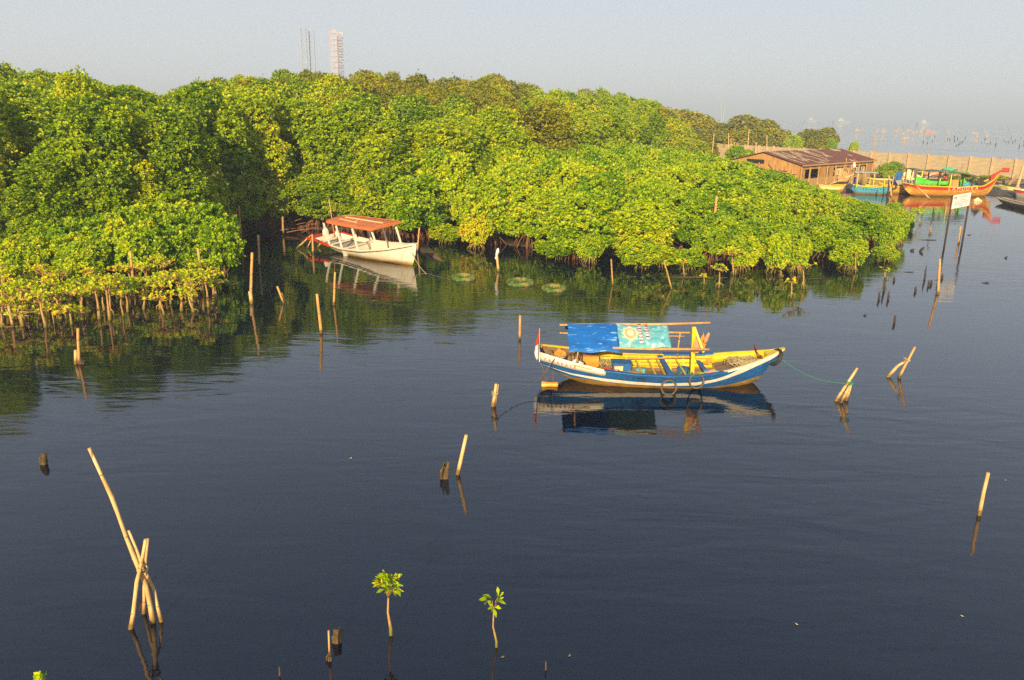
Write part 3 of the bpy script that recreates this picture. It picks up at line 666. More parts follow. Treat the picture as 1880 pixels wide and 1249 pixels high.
poles_thing('pole_tripod', 'leaning lashed mooring poles with green cord, right of the bow', 'poles', [
    ('leg', 1535, 736, [(1556, 703), (1574, 676)], 8, BAMBOO_P, .1), ('leg', 1544, 739, [(1560, 708)], 8, BAMBOO, 0), ('leg', 1553, 735, [(1563, 703)], 10, BAMBOO, .1)],
    ((1560, 703), .13, P(1545, 737).y, GREENROPE))
poles_thing('leaning_poles', 'two crossed poles lashed into an upside down V at the right', 'poles', [
    ('leg', 1650, 694, [(1668, 660), (1680, 637)], 7, BAMBOO, .0), ('leg', 1630, 692, [(1648, 672), (1664, 662)], 8, BAMBOO_P, 0)], ((1665, 661), .11, P(1650, 694).y, ROPE))
poles_thing('broken_stand', 'broken wooden frame of an upright and two braces left of the white boat', 'poles', [
    ('upright', 575, 465, [(573, 430)], 6, BAMBOO, 0), ('brace', 545, 456, [(571, 432)], 4, BAMBOO, 0), ('brace', 564, 456, [(572, 438)], 3.5, BAMBOO, 0)])
poles_thing('tied_poles', 'horizontal cane tied to a leaning post at the left picture edge', 'poles', [
    ('upright', 24, 600, [(15, 560)], 7, BAMBOO, 0), ('crossbar', -10, 590, [(-9, 577), (57, 580)], 4, BAMBOO_P, .2)])
poles_thing('mooring_post', 'split pale mooring post with a rope tied round it, left of the blue boat', 'post', [
    ('post', 905, 746, [(911, 705)], 10, BAMBOO_P, 0), ('post', 908, 745, [(914, 706)], 7, BAMBOO_P, .05)], ((909, 722), .10, P(905, 746).y, ROPE))
# pole with a white bag
p = P(914, 492)
pole(BP, 'pale pole with a white plastic bag on top before the roots', 'pole', 915, 498, 912, 466, 6, BAMBOO_P)
mb = MB(); q = D(913, 464, P(915, 498).y)
mb.lathe([(.02, .42), (.10, .36), (.16, .20), (.19, .02), (.17, -.18), (.10, -.36), (.12, -.55), (.03, -.62)], 8, (0, 0, 0), 0, Matrix.Rotation(.25, 3, 'Y'))
for i in range(len(mb.v)):
    a = random.Random(i); mb.v[i] = tuple(mb.v[i][k]*a.uniform(.75, 1.2) for k in range(3))
tag(mb.build('plastic_bag', PLASTW, loc=(0, 0, 0)), 'white plastic bag hanging over the pale pole top', 'bag').location = q
bpy.data.objects['plastic_bag'].scale = (.55, .55, .6)
# floating tyres
for px, py, wd, lb in [(851, 512, 46, 'mossy tyre floating nearest the white boat bow'), (955, 521, 52, 'mossy tyre floating in the middle of the three in the open'), (1017, 532, 46, 'mossy tyre floating, right one of the three in the open'), (425, 521, 26, 'small green ring of a sunken tyre off the left saplings')]:
    p = P(px, py); R = wd/2/F_PX*(p-Vector((0, 0, CAM_H))).length
    mb = MB(); mb.ring((0, 0, .02), R*.78, R*.22, Matrix.Rotation(rad(3), 3, 'X'), 40, 12, jit=.08, rng=random.Random(px))
    o = tag(mb.build('tyre', MOSS), lb, 'tyre'); o.location = (p.x, p.y, 0.03 if wd > 30 else -.02)
# ---------------------------------------------------------------- boats
class Hull:
    def __init__(s, L, sheer, keel, beam, pw=.5):
        s.L, s.sheer, s.keel, s.beam, s.pw = L, sheer, keel, beam, pw
    def zt(s, u): return itp(u, s.sheer)
    def zk(s, u): return itp(u, s.keel)
    def pt(s, u, z, side, inset=0.0):
        zt, zk = s.zt(u), s.zk(u); t = max(0.0, min(1.0, (z-zk)/max(.01, zt-zk)))
        return Vector((u, side*max(.004, itp(u, s.beam)*(t**s.pw)-inset), z))
    def us(s, n): return [s.L*i/n for i in range(n+1)]
    def shell(s, rows, mats, name, parent, n=48, inset=0.0, u0=0, u1=None, sides=(-1, 1), trans=True):
        """rows: list of (zfunc, mat_index) from keel up; mat index is that of the strip above."""
        u1 = s.L if u1 is None else u1; mb = MB()
        for sd in sides:
            grid = []
            for (zf, m) in rows: grid.append([s.pt(u0+(u1-u0)*i/n, max(s.zk(u0+(u1-u0)*i/n), min(s.zt(u0+(u1-u0)*i/n), zf(u0+(u1-u0)*i/n))), sd, inset) for i in range(n+1)])
            if sd > 0: grid = [list(r) for r in grid]
            i0 = len(mb.v)
            mb.sheet(grid, lambda a, b: rows[a][1])
        if trans:
            zz = [rows[k][0](u0) for k in range(len(rows))]
            for k in range(len(rows)-1):
                za = max(s.zk(u0), min(s.zt(u0), zz[k])); zb = max(s.zk(u0), min(s.zt(u0), zz[k+1]))
                if zb-za > .005: mb.quad(s.pt(u0, za, -1, inset), s.pt(u0, za, 1, inset), s.pt(u0, zb, 1, inset), s.pt(u0, zb, -1, inset), rows[k][1])
        return mb.build(name, mats, parent)
    def rail(s, u0, u1, side, w, h, mt, name, parent, dz=0.0, n=20, out=.0):
        mb = MB(); pts = [s.pt(u0+(u1-u0)*i/n, s.zt(u0+(u1-u0)*i/n), side)+Vector((0, side*out, dz)) for i in range(n+1)]
        A = []
        for i, q in enumerate(pts):
            t = (pts[min(i+1, n)]-pts[max(i-1, 0)]).normalized(); sdv = t.cross(Vector((0, 0, 1))).normalized()*w/2; up = Vector((0, 0, h/2))
            A.append([q-sdv-up, q+sdv-up, q+sdv+up, q-sdv+up])
        i0 = len(mb.v)
        for a in A: mb.v += [tuple(x) for x in a]
        for i in range(n):
            for j in range(4): mb.face((i0+4*i+j, i0+4*i+(j+1) % 4, i0+4*(i+1)+(j+1) % 4, i0+4*(i+1)+j))
        mb.face((i0+3, i0+2, i0+1, i0)); mb.face([i0+4*n+j for j in range(4)])
        return mb.build(name, mt, parent)
    def deck(s, u0, u1, zf, mt, name, parent, n=14, inset=.03, thick=.03):
        rows = []
        for i in range(n+1):
            u = u0+(u1-u0)*i/n; z = zf(u) if callable(zf) else zf
            a = s.pt(u, z, -1, inset); b = s.pt(u, z, 1, inset); rows.append([a, a.lerp(b, .5), b])
        mb = MB(); mb.sheet(rows, 0, False, (0, 0, -thick)); return mb.build(name, mt, parent)
    def rib(s, u, w, d, mt, parent, z0=None, inset=.04, name='rib'):
        mb = MB(); z0 = z0 if z0 is not None else s.zk(u)+.15
        for sd in (-1, 1):
            pts = [s.pt(u, z0+(s.zt(u)-.01-z0)*k/6, sd, inset) for k in range(7)]
            for a, b in zip(pts, pts[1:]): mb.bar(a, b, w, d, up=(0, sd, .3))
        return mb.build(name, mt, parent)
# main boat
B = thing('fishing_boat', 'blue, white and yellow wooden fishing boat with a tarp canopy, afloat in the middle', 'boat', (0.93, 25.2, 0))
H1 = Hull(8.0, [(0, 1.03), (.5, .93), (1, .84), (2, .66), (3, .575), (4, .55), (5, .57), (6, .67), (7, .88), (7.6, 1.03), (8, 1.17)],
          [(0, .52), (.5, .30), (1, .02), (1.5, -.16), (2.2, -.28), (4, -.32), (6, -.27), (6.8, -.12), (7.15, 0.02), (7.6, .52), (8, 1.10)],
          [(0, .46), (.5, .66), (1, .82), (2, 1.02), (3, 1.13), (4, 1.16), (5, 1.12), (6, .93), (6.6, .74), (7.2, .46), (7.6, .25), (8, .03)], .42)
w3 = lambda u: itp(u, [(0, .58), (.6, .46), (1, .40), (2, .33), (3, .265), (4, .23), (5, .285), (5.6, .38), (6.1, .56), (6.4, .72), (7, .90), (8, 1.2)])
w2 = lambda u: itp(u, [(0, .56), (.6, .43), (1, .34), (2, .21), (3, .145), (4, .115), (5, .15), (5.6, .26), (6.1, .42), (6.5, .555), (7, .735), (7.6, .905), (8, 1.12)])
w1 = lambda u: itp(u, [(0, .50), (.6, .34), (1, .24), (2, .19), (3, .125), (4, .09), (4.8, .05), (5.3, .015), (6, .09), (6.7, .21), (7.2, .33), (7.3, .30), (8, .6)])
H1.shell([(lambda u: H1.zk(u), 0), (lambda u: H1.zk(u)*.5+w1(u)*.5 if w1(u) > H1.zk(u) else H1.zk(u), 0), (w1, 1), (w2, 2), (w3, 1), (lambda u: (w3(u)+H1.zt(u))/2, 1), (lambda u: H1.zt(u), 1)], [BOTTOM, BLUE, WHITE], 'hull', B)
inner = H1.shell([(lambda u: H1.zk(u), 0), (lambda u: H1.zk(u)*.4+H1.zt(u)*.6, 0), (lambda u: H1.zt(u)-.01, 0)], [BROWN], 'inner_skin', B, inset=.035, u0=.06, u1=7.9, trans=True)
for k, (a, b, mt_) in enumerate([(.91, 1.0, YELLOW), (.775, .89, YGREEN), (.64, .755, YELLOW), (.50, .62, YELLOW)]):
    mb = MB()
    for sd in (-1, 1):
        u0_, u1_ = (1.35, 5.95); rows = []
        for f in (a, b):
            rows.append([H1.pt(u0_+(u1_-u0_)*i/24, .05+(H1.zt(u0_+(u1_-u0_)*i/24)-.02-.05)*((f-.42)/.58), sd, .055) for i in range(25)])
        mb.sheet(rows, 0, True, (0, sd*.018, 0))
    mb.build('inner_plank', mt_, B)
for u in (1.9, 2.5, 3.0, 3.45, 3.9, 4.5, 4.95): H1.rib(u, .07, .05, YELLOW, B, z0=.10, inset=.08)
H1.deck(1.55, 5.9, .10, BROWN, 'floor', B)
H1.deck(.08, 1.5, lambda u: itp(u, [(0, .72), (1.5, .52)]), BROWN, 'stern_deck', B)
H1.deck(5.9, 7.55, lambda u: itp(u, [(5.9, .40), (7.6, .84)]), BROWN, 'fore_deck', B)
for u_, z_ in ((1.52, .52), (5.89, .40)):
    mb = MB(); mb.quad(H1.pt(u_, .1, -1, .06), H1.pt(u_, .1, 1, .06), H1.pt(u_, z_, 1, .06), H1.pt(u_, z_, -1, .06)); mb.build('bulkhead', YELLOW, B)
# yellow inner sides of the bow, and closed tip
mb = MB()
for sd in (-1, 1):
    us_ = [5.9+(7.75-5.9)*i/14 for i in range(15)]
    mb.sheet([[H1.pt(u, itp(u, [(5.9, .42), (7.6, .86), (7.8, .98)]), sd, .05) for u in us_], [H1.pt(u, H1.zt(u)+.02, sd, .05) for u in us_]], 0, True, (0, sd*.012, 0))
mb.build('bow_inner_side', YELLOW, B)
mb = MB()
for (x0, x1, wd0, wd1) in ((7.45, 8.03, .30, .05),):
    z0, z1 = H1.zt(x0)+.03, 1.22
    mb.hexa([(x0, -wd0, z0-.10), (x1, -wd1, z1-.06), (x1, wd1, z1-.06), (x0, wd0, z0-.10), (x0, -wd0, z0), (x1, -wd1, z1+.02), (x1, wd1, z1+.02), (x0, wd0, z0)])
mb.build('bow_tip', YELLOW, B)
H1.rail(5.85, 7.95, -1, .07, .05, WHITE, 'rail', B, dz=.01); H1.rail(5.7, 7.95, 1, .09, .07, YELLOW, 'rail', B, dz=.02)
H1.rail(2.02, 5.95, -1, .15, .035, BLUE, 'rail', B, dz=.012, out=.02); H1.rail(0.0, 1.9, 1, .09, .05, YELLOW, 'rail', B, dz=.01)
H1.rail(1.9, 4.3, 1, .07, .035, YELLOW, 'rail', B, dz=.01); H1.rail(4.3, 6.0, 1, .20, .05, BLUE, 'rail', B, dz=.03, out=.05)
for f_ in (.33, .66):
    for sd in (-1, 1):
        for za, zb, ua, ub in ((w3, H1.zt, .3, 5.9), (lambda u: max(.03, w1(u)), w2, 5.6, 7.5)):
            mb = MB(); pts = [H1.pt(u, za(u)+(zb(u)-za(u))*f_, sd)+Vector((0, sd*.001, 0)) for u in [ua+(ub-ua)*i/30 for i in range(31)]]
            mb.tube(pts, .005, 4); mb.build('plank_seam', DARKWOOD, B)
# white side boards at the stern, with the name
for sd in (-1, 1):
    mb = MB(); us_ = [0.0+2.08*i/12 for i in range(13)]
    lo = [H1.pt(u, itp(u, [(0, .74), (1, .585), (2.08, .43)]), sd)+Vector((0, sd*.022, 0)) for u in us_]
    hi = [H1.pt(u, H1.zt(u)-.005, sd)+Vector((0, sd*.022, .03)) for u in us_]
    mb.sheet([lo, hi], 0, True, (0, -sd*.016, 0)); mb.build('side_board', WHITE, B)
mb = MB(); z_ = .74
mb.hexa([(-.035, -.46, z_-.02), (-.012, -.46, z_-.02), (-.012, .46, z_-.02), (-.035, .46, z_-.02), (-.035, -.48, 1.06), (-.012, -.48, 1.06), (-.012, .48, 1.06), (-.035, .48, 1.06)]); mb.build('transom_board', WHITE, B)
for i, ch in enumerate('PADAKATE'):
    u = .16+.135*i; z = itp(u, [(0, .90), (1, .735), (2, .55)])-.05
    a = H1.pt(u-.05, z, -1)+Vector((0, -.034, 0)); b = H1.pt(u+.05, z-.014, -1)+Vector((0, -.034, 0)); c = H1.pt(u, z+.1, -1)+Vector((0, -.034, 0))
    lettering('name_letter', ch, .16, frame(H1.pt(u, z, -1)+Vector((0, -.032, 0)), b-a, c-(a+b)/2), INKR, B, .8)
mb = MB(); mb.bar(H1.pt(1.02, .765, -1)+Vector((0, -.035, 0)), H1.pt(1.62, .655, -1)+Vector((0, -.035, 0)), .01, .035); mb.build('rubbing_strip', ORANGE, B)
# thwarts
mb = MB(); mb.box((4.15, 0, .56), (.17, 2.1, .04)); mb.build('crossbeam', BLUE, B)
for u_ in (3.3, 3.72, 4.02, 4.7):
    mb = MB(); mb.box((u_, 0, .46), (.055, 1.96, .035)); mb.build('crossbar', YELLOW, B)
H1.rail(5.85, 7.5, -1, .09, .06, YELLOW, 'inner_rail', B, dz=-.01, out=-.09)
mb = MB(); mb.box((5.45, 0, .45), (.14, 1.9, .04)); mb.build('crossbeam', BLUE, B)
mb = MB(); mb.box((5.62, -.35, .47), (.5, .22, .05)); mb.build('seat_board', LBLUE, B)
mb = MB(); mb.box((2.75, .3, .32), (.62, .5, .42)); mb.box((2.75, .3, .55), (.66, .55, .03)); mb.build('engine_box', BLUE, B)
mb = MB(); mb.box((1.72, .62, .50), (.55, .5, .36)); mb.build('locker', ORANGE, B)
# mast, canopy poles, canopy
mb = MB(); mb.bar((5.07, -.02, .08), (5.0, 0, 1.88), .12, .10, up=(0, 1, 0)); mb.build('mast', YELLOW, B)
mb = MB(); mb.bar((5.04, -.03, 1.80), (5.30, -.35, 1.12), .07, .07, up=(0, 1, 0)); mb.build('mast_brace', YELLOW, B)
mb = MB(); mb.tube([(.62, .05, 1.84), (2, .02, 1.90), (4, 0, 1.95), (5.52, 0, 2.03)], [.035, .04, .04, .035], 8); mb.build('ridge_pole', BAMBOO, B)
mb = MB(); mb.tube([(2.25, -1.0, 1.40), (3.5, -1.0, 1.395), (5.32, -.98, 1.41)], [.04, .045, .035], 8); mb.build('side_pole', BAMBOO, B)
mb = MB(); mb.tube([(.6, -.42, 1.70), (2.2, -.45, 1.66), (4.6, -.45, 1.68)], .022, 7); mb.build('side_pole', BAMBOO, B)
mb = MB(); mb.tube([(2.0, 1.02, 1.40), (3.5, 1.0, 1.395), (5.3, 1.0, 1.41)], .035, 8); mb.build('side_pole', BAMBOO, B)
for (u, s) in ((1.15, 1), (1.15, -1), (2.45, 1), (4.75, 1)):
    mb = MB(); mb.tube([H1.pt(u, H1.zt(u)-.05, s, .05), Vector((u+.03, s*.98, 1.40))], .022, 7)
    mb.build('canopy_post', BAMBOO, B)
def canopy(u0, u1, mt, name, ylo, zlo, n=18, m=16, hang=.0):
    rows = []; rg = random.Random(name)
    for i in range(n+1):
        u = u0+(u1-u0)*i/n; rz = 1.905+.03*(u-1)/4; r = []
        for j in range(m+1):
            t = -1+2*j/m; a = abs(t)
            y = (-ylo if t < 0 else 1.04)*a
            lo_z = zlo if t < 0 else 1.42
            z = rz+.012 + (lo_z-rz)*(a**1.5) + .022*math.sin(u*7+j*.9)*a + .018*math.sin(u*3.1+1)
            z -= .03*math.sin(math.pi*min(1, a*2))*0
            r.append(Vector((u+.015*math.sin(j*1.3), y, z)))
        rows.append(r)
    mb = MB(); mb.sheet(rows, 0, True, (0, 0, -.012)); return mb.build(name, mt, B)
canopy(.86, 2.46, TARP, 'blue_canopy', 1.13, 1.29)
pc = canopy(2.46, 4.10, TEAL, 'banner_canopy', 1.02, 1.44)
def cpos(u, y, up=.02):   # a point on the near slope of the banner
    a = abs(y)/1.02; rz = 1.905+.03*(u-1)/4
    return Vector((u, y, rz+.012+(1.44-rz)*(a**1.5)+up))
def ctan(u, y): return (cpos(u, y+.05)-cpos(u, y-.05)).normalized()
for txt, u, y0 in (('PESERTA', 3.19, -.80), ('BIDANG', 3.41, -.66)):
    stp = .122
    mb = MB(); rows = []
    n_ = 8; yend = y0-.075+stp*len(txt)
    for k in range(n_+1):
        y = y0-.075+(yend-y0+.075)*k/n_; y = min(y, -.0)
        rows.append([cpos(u-.065, y, .008), cpos(u+.065, y, .008)])
    mb.sheet(rows, 0, True, (0, 0, -.004)); mb.build('letter_ground', PLASTW, B)
    for i, ch in enumerate(txt):
        y = y0+stp*i
        if y > -.02: continue
        lettering('banner_letter', ch, .155, frame(cpos(u, y, .016), ctan(u, y), (-1, 0, 0)), INKR if i % 2 else INKB, B, .85, bold=.004)
for k, (r_, mt_) in enumerate(((.25, CREAM), (.18, mat('print_peach', (.72, .50, .34), None, 4)), (.11, CREAM))):
    mb = MB(); i0 = 0; pts = []
    for j in range(32):
        a = 2*math.pi*j/32; q = r_*(1+.14*math.cos(8*a)*(k == 0)); pts.append(cpos(2.86+q*math.cos(a), -.52+q*1.25*math.sin(a), .012+.006*k))
    mb.v = [tuple(cpos(2.86, -.52, .015+.007*k))]+[tuple(p) for p in pts]
    for j in range(32): mb.face((0, 1+j, 1+(j+1) % 32))
    mb.build('banner_medallion', mt_, B)
for (u, y, wd, hh) in ((3.62, -.7, .25, .10), (3.75, -.42, .3, .08), (3.66, -.2, .18, .12), (3.88, -.8, .12, .2)):
    mb = MB(); mb.sheet([[cpos(u-wd/2, y-hh/2, .010), cpos(u+wd/2, y-hh*.2, .010)], [cpos(u-wd/2, y+hh*.2, .010), cpos(u+wd/2, y+hh/2, .010)]], 0, False, (0, 0, -.004)); mb.build('banner_print', LBLUE, B)
mb = MB(); mb.tube([(-.02, -.1, .75), (-.04, -.08, 1.75)], .012, 6); mb.build('flag_staff', BAMBOO, B)
def flag(base, w0, mt1, mt2, parent, z0, z1, name='flag'):
    mb = MB(); rows = []
    for i in range(9):
        t = i/8; z = z1+(z0-z1)*t; wd = itp(t, [(0, .015), (.4, .10), (.8, .14), (1, .05)])
        rows.append([Vector((base[0]-.01-wd*k/4, base[1]+.05*math.sin(k*1.6+i*.3), z-.02*k)) for k in range(5)])
    mb.sheet(rows, lambda a, b: 0 if a < 4 else 1, True, (0, .006, 0)); return mb.build(name, [mt1, mt2], parent)
flag((-.04, -.08), .1, RED, PLASTW, B, .72, 1.72)
# rudder gear and ropes at the stern
mb = MB(); mb.tube([(.45, -.72, .92), (.2, -.74, .55), (.02, -.75, .32)], .014, 6); mb.tube([(.42, -.72, .5), (.42, -.73, -.1)], .011, 6); mb.tube([(.1, -.72, .22), (.42, -.72, .36)], .008, 6); mb.tube([(.05, -.73, .48), (.42, -.72, .36)], .008, 6); mb.build('steering_gear', BARK, B)
mb = MB(); mb.lathe([(.10, 0), (.115, .04), (.085, .18), (.08, .38), (.10, .5), (.06, .54)], 14, (0, 0, 0), 0, Matrix.Rotation(rad(90), 3, 'Y'))
o = tag(mb.build('float', ORANGE), 'brown drum shaped float bobbing behind the blue boat stern', 'float'); o.location = (.98, 24.45, .05)
# registration marks on the blue plank
lettering('hull_mark', '1 090', .16, frame(H1.pt(3.15, .40, -1)+Vector((0, -.03, 0)), (1, 0, -.02), (0, -.1, 1)), DARK, B, 1.2)
# things carried or hanging on the boat
def hoop(name, label, loc, R, r, rot, mt, cat='tyre', n=36):
    mb = MB(); mb.ring((0, 0, 0), R, r, rot, n, 9, rng=random.Random(3), jit=.04); o = tag(mb.build(name, mt), label, cat); o.location = loc; return o
q = D(1228, 712, 23.93); hoop('tyre', 'left thin tyre hanging as a fender on the boat side', q, .235, .032, Matrix.Rotation(rad(90-8), 3, 'X'), RUSTRUB)
q = D(1279, 700, 23.98); hoop('tyre', 'right thin tyre hanging as a fender on the boat side', q, .225, .032, Matrix.Rotation(rad(90-8), 3, 'X'), RUSTRUB)
q = D(1424, 656, 25.1); hoop('tyre', 'black tyre looped over the boat prow', q, .25, .062, Matrix.Rotation(rad(25), 3, 'X') @ Matrix.Rotation(rad(-62), 3, 'Y'), RUBBER)
def coil(name, label, loc, R, mt, turns=14, seed=1, r=.013, h=.1, sx=1.0):
    rg = random.Random(seed); mb = MB()
    for t in range(turns):
        rr = R*rg.uniform(.35, 1); cx, cy = rg.uniform(-R*.6, R*.6)*sx, rg.uniform(-R*.4, R*.4)
        mb.tube([(cx+rr*sx*math.cos(a)*(1+.2*math.sin(3*a+t)), cy+rr*.7*math.sin(a), h*rg.random()+.03*math.sin(2*a+t)+.02) for a in [2*math.pi*k/16 for k in range(16)]], r, 5, closed=True)
    o = tag(mb.build(name, mt), label, 'rope'); o.location = loc; return o
coil('rope_coil', 'loose tangle of pale rope heaped on the foredeck', (7.65, 25.15, .62), .42, ROPE, 26, 2, h=.22)
coil('rope_coil', 'yellow green cable loops at the foot of the mast', (5.65, 25.0, .14), .22, GREENROPE, 8, 4, h=.25)
coil('rope_coil', 'hose coiled beside the blue engine box', (3.15, 25.75, .3), .25, ROPE, 8, 6, h=.22)
coil('rope_coil', 'brown heap of old nets by the mast foot', (5.55, 24.7, .12), .20, BARK, 14, 8, r=.02, h=.28)
def blob(name, label, cat, loc, dim, mt, seed=1):
    rg = random.Random(seed); mb = MB(); n = 16; m = 9; A = [rg.uniform(0, 6.28) for _ in range(6)]
    pr = []
    for k in range(m+1):
        t = k/m; pr.append((.5*math.sin(math.pi*(.12+.80*t))**.7 if k not in (0, m) else .06, -.5+t))
    mb.lathe(pr, n); vs = []
    for (x, y, z) in mb.v:
        a = math.atan2(y, x)
        q = 1+.20*math.sin(3*a+A[0]+z*4)+.14*math.sin(5*a+A[1]-z*6)+.10*math.sin(8*a+A[2]+z*9)+rg.uniform(-.07, .07)
        zz = z+.5; zz *= 1+.28*math.sin(2*a+A[3])*zz+.16*math.sin(5*a+A[4])*zz
        vs.append((x*dim[0]*q*(1.12-.45*zz), y*dim[1]*q*(1.12-.45*zz), zz*dim[2]))
    mb.v = vs; mb.sm = [False]*len(mb.f)
    o = tag(mb.build(name, mt), label, cat); o.location = loc; return o
def tub(name, label, cat, loc, R, h, mt, mt2=None):
    mb = MB(); mb.lathe([(R*.78, 0), (R, h), (R*1.06, h), (R*1.06, h+.02), (R*.94, h+.02), (R*.72, .03)], 18)
    mb.f.pop(); mb.m.pop(); mb.sm.pop(); mb.lathe([(R*.72, .03), (R*.71, .035)], 18)
    o = tag(mb.build(name, mt), label, cat); o.location = loc; return o
tub('plastic_tub', 'red plastic tub on the boat floor near the stern boards', 'tub', (3.10, 24.45, .42), .20, .14, RED)
tub('plastic_tub', 'small pink bowl next to the red tub', 'tub', (3.42, 24.75, .40), .09, .08, PINK)
tub('basket', 'round wicker basket beside the red tub', 'basket', (2.80, 24.55, .40), .17, .12, BAMBOO)
mb = MB(); mb.box((0, 0, 0), (.75, .10, .06)); o = tag(mb.build('plank', ORANGE), 'loose orange plank lying along the near side of the boat', 'plank'); o.location = (3.75, 24.22, .58); o.rotation_euler = (0, .06, -.03)
mb = MB(); mb.box((0, 0, 0), (.5, .35, .04)); mb.box((.1, .05, .05), (.4, .12, .04)); o = tag(mb.build('engine_cover', GREYTIN), 'grey metal engine piece lying by the blue box', 'engine part'); o.location = (3.85, 24.5, .45)
mb = MB(); mb.box((0, 0, .12), (.36, .3, .24)); mb.box((0, 0, .25), (.4, .34, .02)); o = tag(mb.build('crate', BROWN), 'brown wooden crate under the canopy at the far side', 'crate'); o.location = (2.72, 25.95, .42)
coil('rope_coil', 'blue green net cord spilled on the floor between the beams', (4.6, 25.0, .13), .26, GREENROPE, 10, 11, h=.12)
coil('rope_coil', 'pale line lying on the stern boards', (1.55, 25.2, .70), .2, ROPE, 8, 12, h=.08)
for k, (x, y, z, dx, dy, dz, m_, lb) in enumerate([(5.75, 25.45, .30, .34, .26, .20, BLUE, 'small blue box just before the foredeck'), (4.35, 25.55, .22, .3, .22, .18, LBLUE, 'light blue jerry box on the boat floor at the far side'),
    (3.55, 25.3, .34, .28, .2, .22, CREAM, 'cream battery box behind the blue engine box'), (6.15, 24.75, .36, .36, .2, .1, YGREEN, 'yellow green plank end near the near rail'), (2.35, 24.95, .30, .3, .3, .25, ORANGE, 'orange box beside the engine box')]):
    mb = MB(); mb.box((0, 0, 0), (dx, dy, dz)); mb.box((0, 0, dz/2+.01), (dx*1.05, dy*1.05, .02)); o = tag(mb.build('box', m_), lb, 'box'); o.location = (x, y, z); o.rotation_euler = (0, 0, .3*k-.5)
for k, (x0, y0, x1, y1, z, lb) in enumerate([(3.9, 24.6, 5.6, 24.75, .2, 'long oar lying along the near side of the floor'), (3.8, 25.6, 6.2, 25.8, .62, 'cane laid along the far rail inside the boat')]):
    mb = MB(); mb.tube([(0, 0, 0), (x1-x0, y1-y0, .04)], .025, 6); o = tag(mb.build('oar', BAMBOO), lb, 'oar'); o.location = (x0, y0, z)
blob('sack', 'orange brown sack in the stern well', 'sack', (1.6, 25.45, .70), (.45, .32, .22), ORANGE, 3)
blob('sack', 'dark brown sack nearest the transom', 'sack', (1.25, 25.3, .74), (.3, .3, .18), BROWN, 5)
mb = MB()
for i in range(4): mb.box((.12*i, 0, .08+.015*(i % 2)), (.09, .42, .22))
o = tag(mb.build('firewood', BROWN), 'row of upright brown timbers in the stern well', 'wood'); o.location = (1.9, 25.35, .62)
blob('cloth_bundle', 'crumpled pale cloth at the foot of the stern well', 'cloth', (2.12, 24.85, .62), (.4, .2, .14), PLASTW, 7)
mb = MB(); mb.lathe([(.06, 0), (.07, .1), (.05, .30), (.025, .36)], 10); o = tag(mb.build('bottle', PINK), 'faded red bottle float hanging on the mast, upper one', 'float'); o.location = (6.27, 24.98, 1.42); o.rotation_euler = (.1, .3, 0)
blob('life_jacket', 'orange life jacket tied to the mast', 'life jacket', (6.02, 25.08, 1.00), (.24, .2, .48), PINK, 9)
blob('life_jacket', 'pale orange bundle tied behind the mast brace', 'life jacket', (6.25, 25.2, 1.12), (.2, .16, .42), ORANGE, 12)
blob('cloth_bundle', 'pink cloth strip on the near side of the foredeck', 'cloth', (6.5, 24.45, .52), (.5, .16, .12), PINK, 13)
blob('rag', 'orange rag heap just before the foredeck', 'cloth', (6.55, 25.45, .52), (.32, .2, .16), ORANGE, 15)
mb = MB(); mb.tube([(0, -.42, -.12), (0, -.2, .0), (0, .1, .02), (0, .40, .06)], .02, 7); mb.ring((0, -.36, 0), .07, .03, Matrix.Rotation(1.2, 3, 'Y'), 12, 6); mb.ring((0, .38, .14), .07, .03, Matrix.Rotation(1.2, 3, 'Y'), 12, 6)
o = tag(mb.build('mooring_rope', mat('dark_red_rope', (.22, .04, .03), None, 8)), 'dark red mooring rope knotted across the bow', 'rope'); o.location = (8.12, 25.2, .98)
def cable(name, label, a, b, sag, r, mt, n=16):
    a = Vector(a); b = Vector(b); mb = MB()
    mb.tube([a.lerp(b, k/n)-Vector((0, 0, sag*4*(k/n)*(1-k/n))) for k in range(n+1)], r, 5)
    return tag(mb.build(name, mt, loc=a), label, 'rope')
cable('mooring_rope', 'thin mooring line from the split post to the boat stern', D(912, 721, P(905, 746).y), (1.3, 24.55, .62), .28, .011, LINE)
cable('mooring_rope', 'thin line dropping from the stern into the water', (.95, 24.75, .75), (1.25, 24.4, -.05), .1, .009, LINE)
cable('mooring_rope', 'faint green line from the prow to the leaning poles', (8.75, 25.1, .95), D(1552, 704, P(1545, 737).y), .22, .009, GREENROPE)
# white boat
WA = P(601, 433, .75); WB = D(768, 451, 44.6)
ax = Vector((WB.x-WA.x, WB.y-WA.y, 0)); Lw = ax.length
W = thing('rowing_boat', 'white motor boat with an orange red roof on eight posts, moored by the mangroves', 'boat', (WA.x, WA.y, 0), math.atan2(ax.y, ax.x))
W.rotation_euler = (rad(6.5), 0, math.atan2(ax.y, ax.x))
H2 = Hull(Lw, [(0, .80), (1.5, .66), (3, .58), (5, .68), (7, .95), (Lw, 1.30)],
          [(0, .42), (1.2, .15), (2, -.05), (3, -.2), (6, -.25), (Lw-.9, -.15), (Lw-.5, 0), (Lw-.15, .7), (Lw, 1.2)],
          [(0, .98), (1.5, 1.10), (3, 1.18), (4.8, 1.15), (6.2, .92), (7.3, .55), (Lw-.3, .2), (Lw, .03)], .33)
H2.shell([(lambda u: H2.zk(u), 0), (lambda u: H2.zk(u)*.6+H2.zt(u)*.4, 0), (lambda u: H2.zk(u)*.25+H2.zt(u)*.75, 0), (lambda u: H2.zt(u), 0)], [WHITEHULL], 'hull', W)
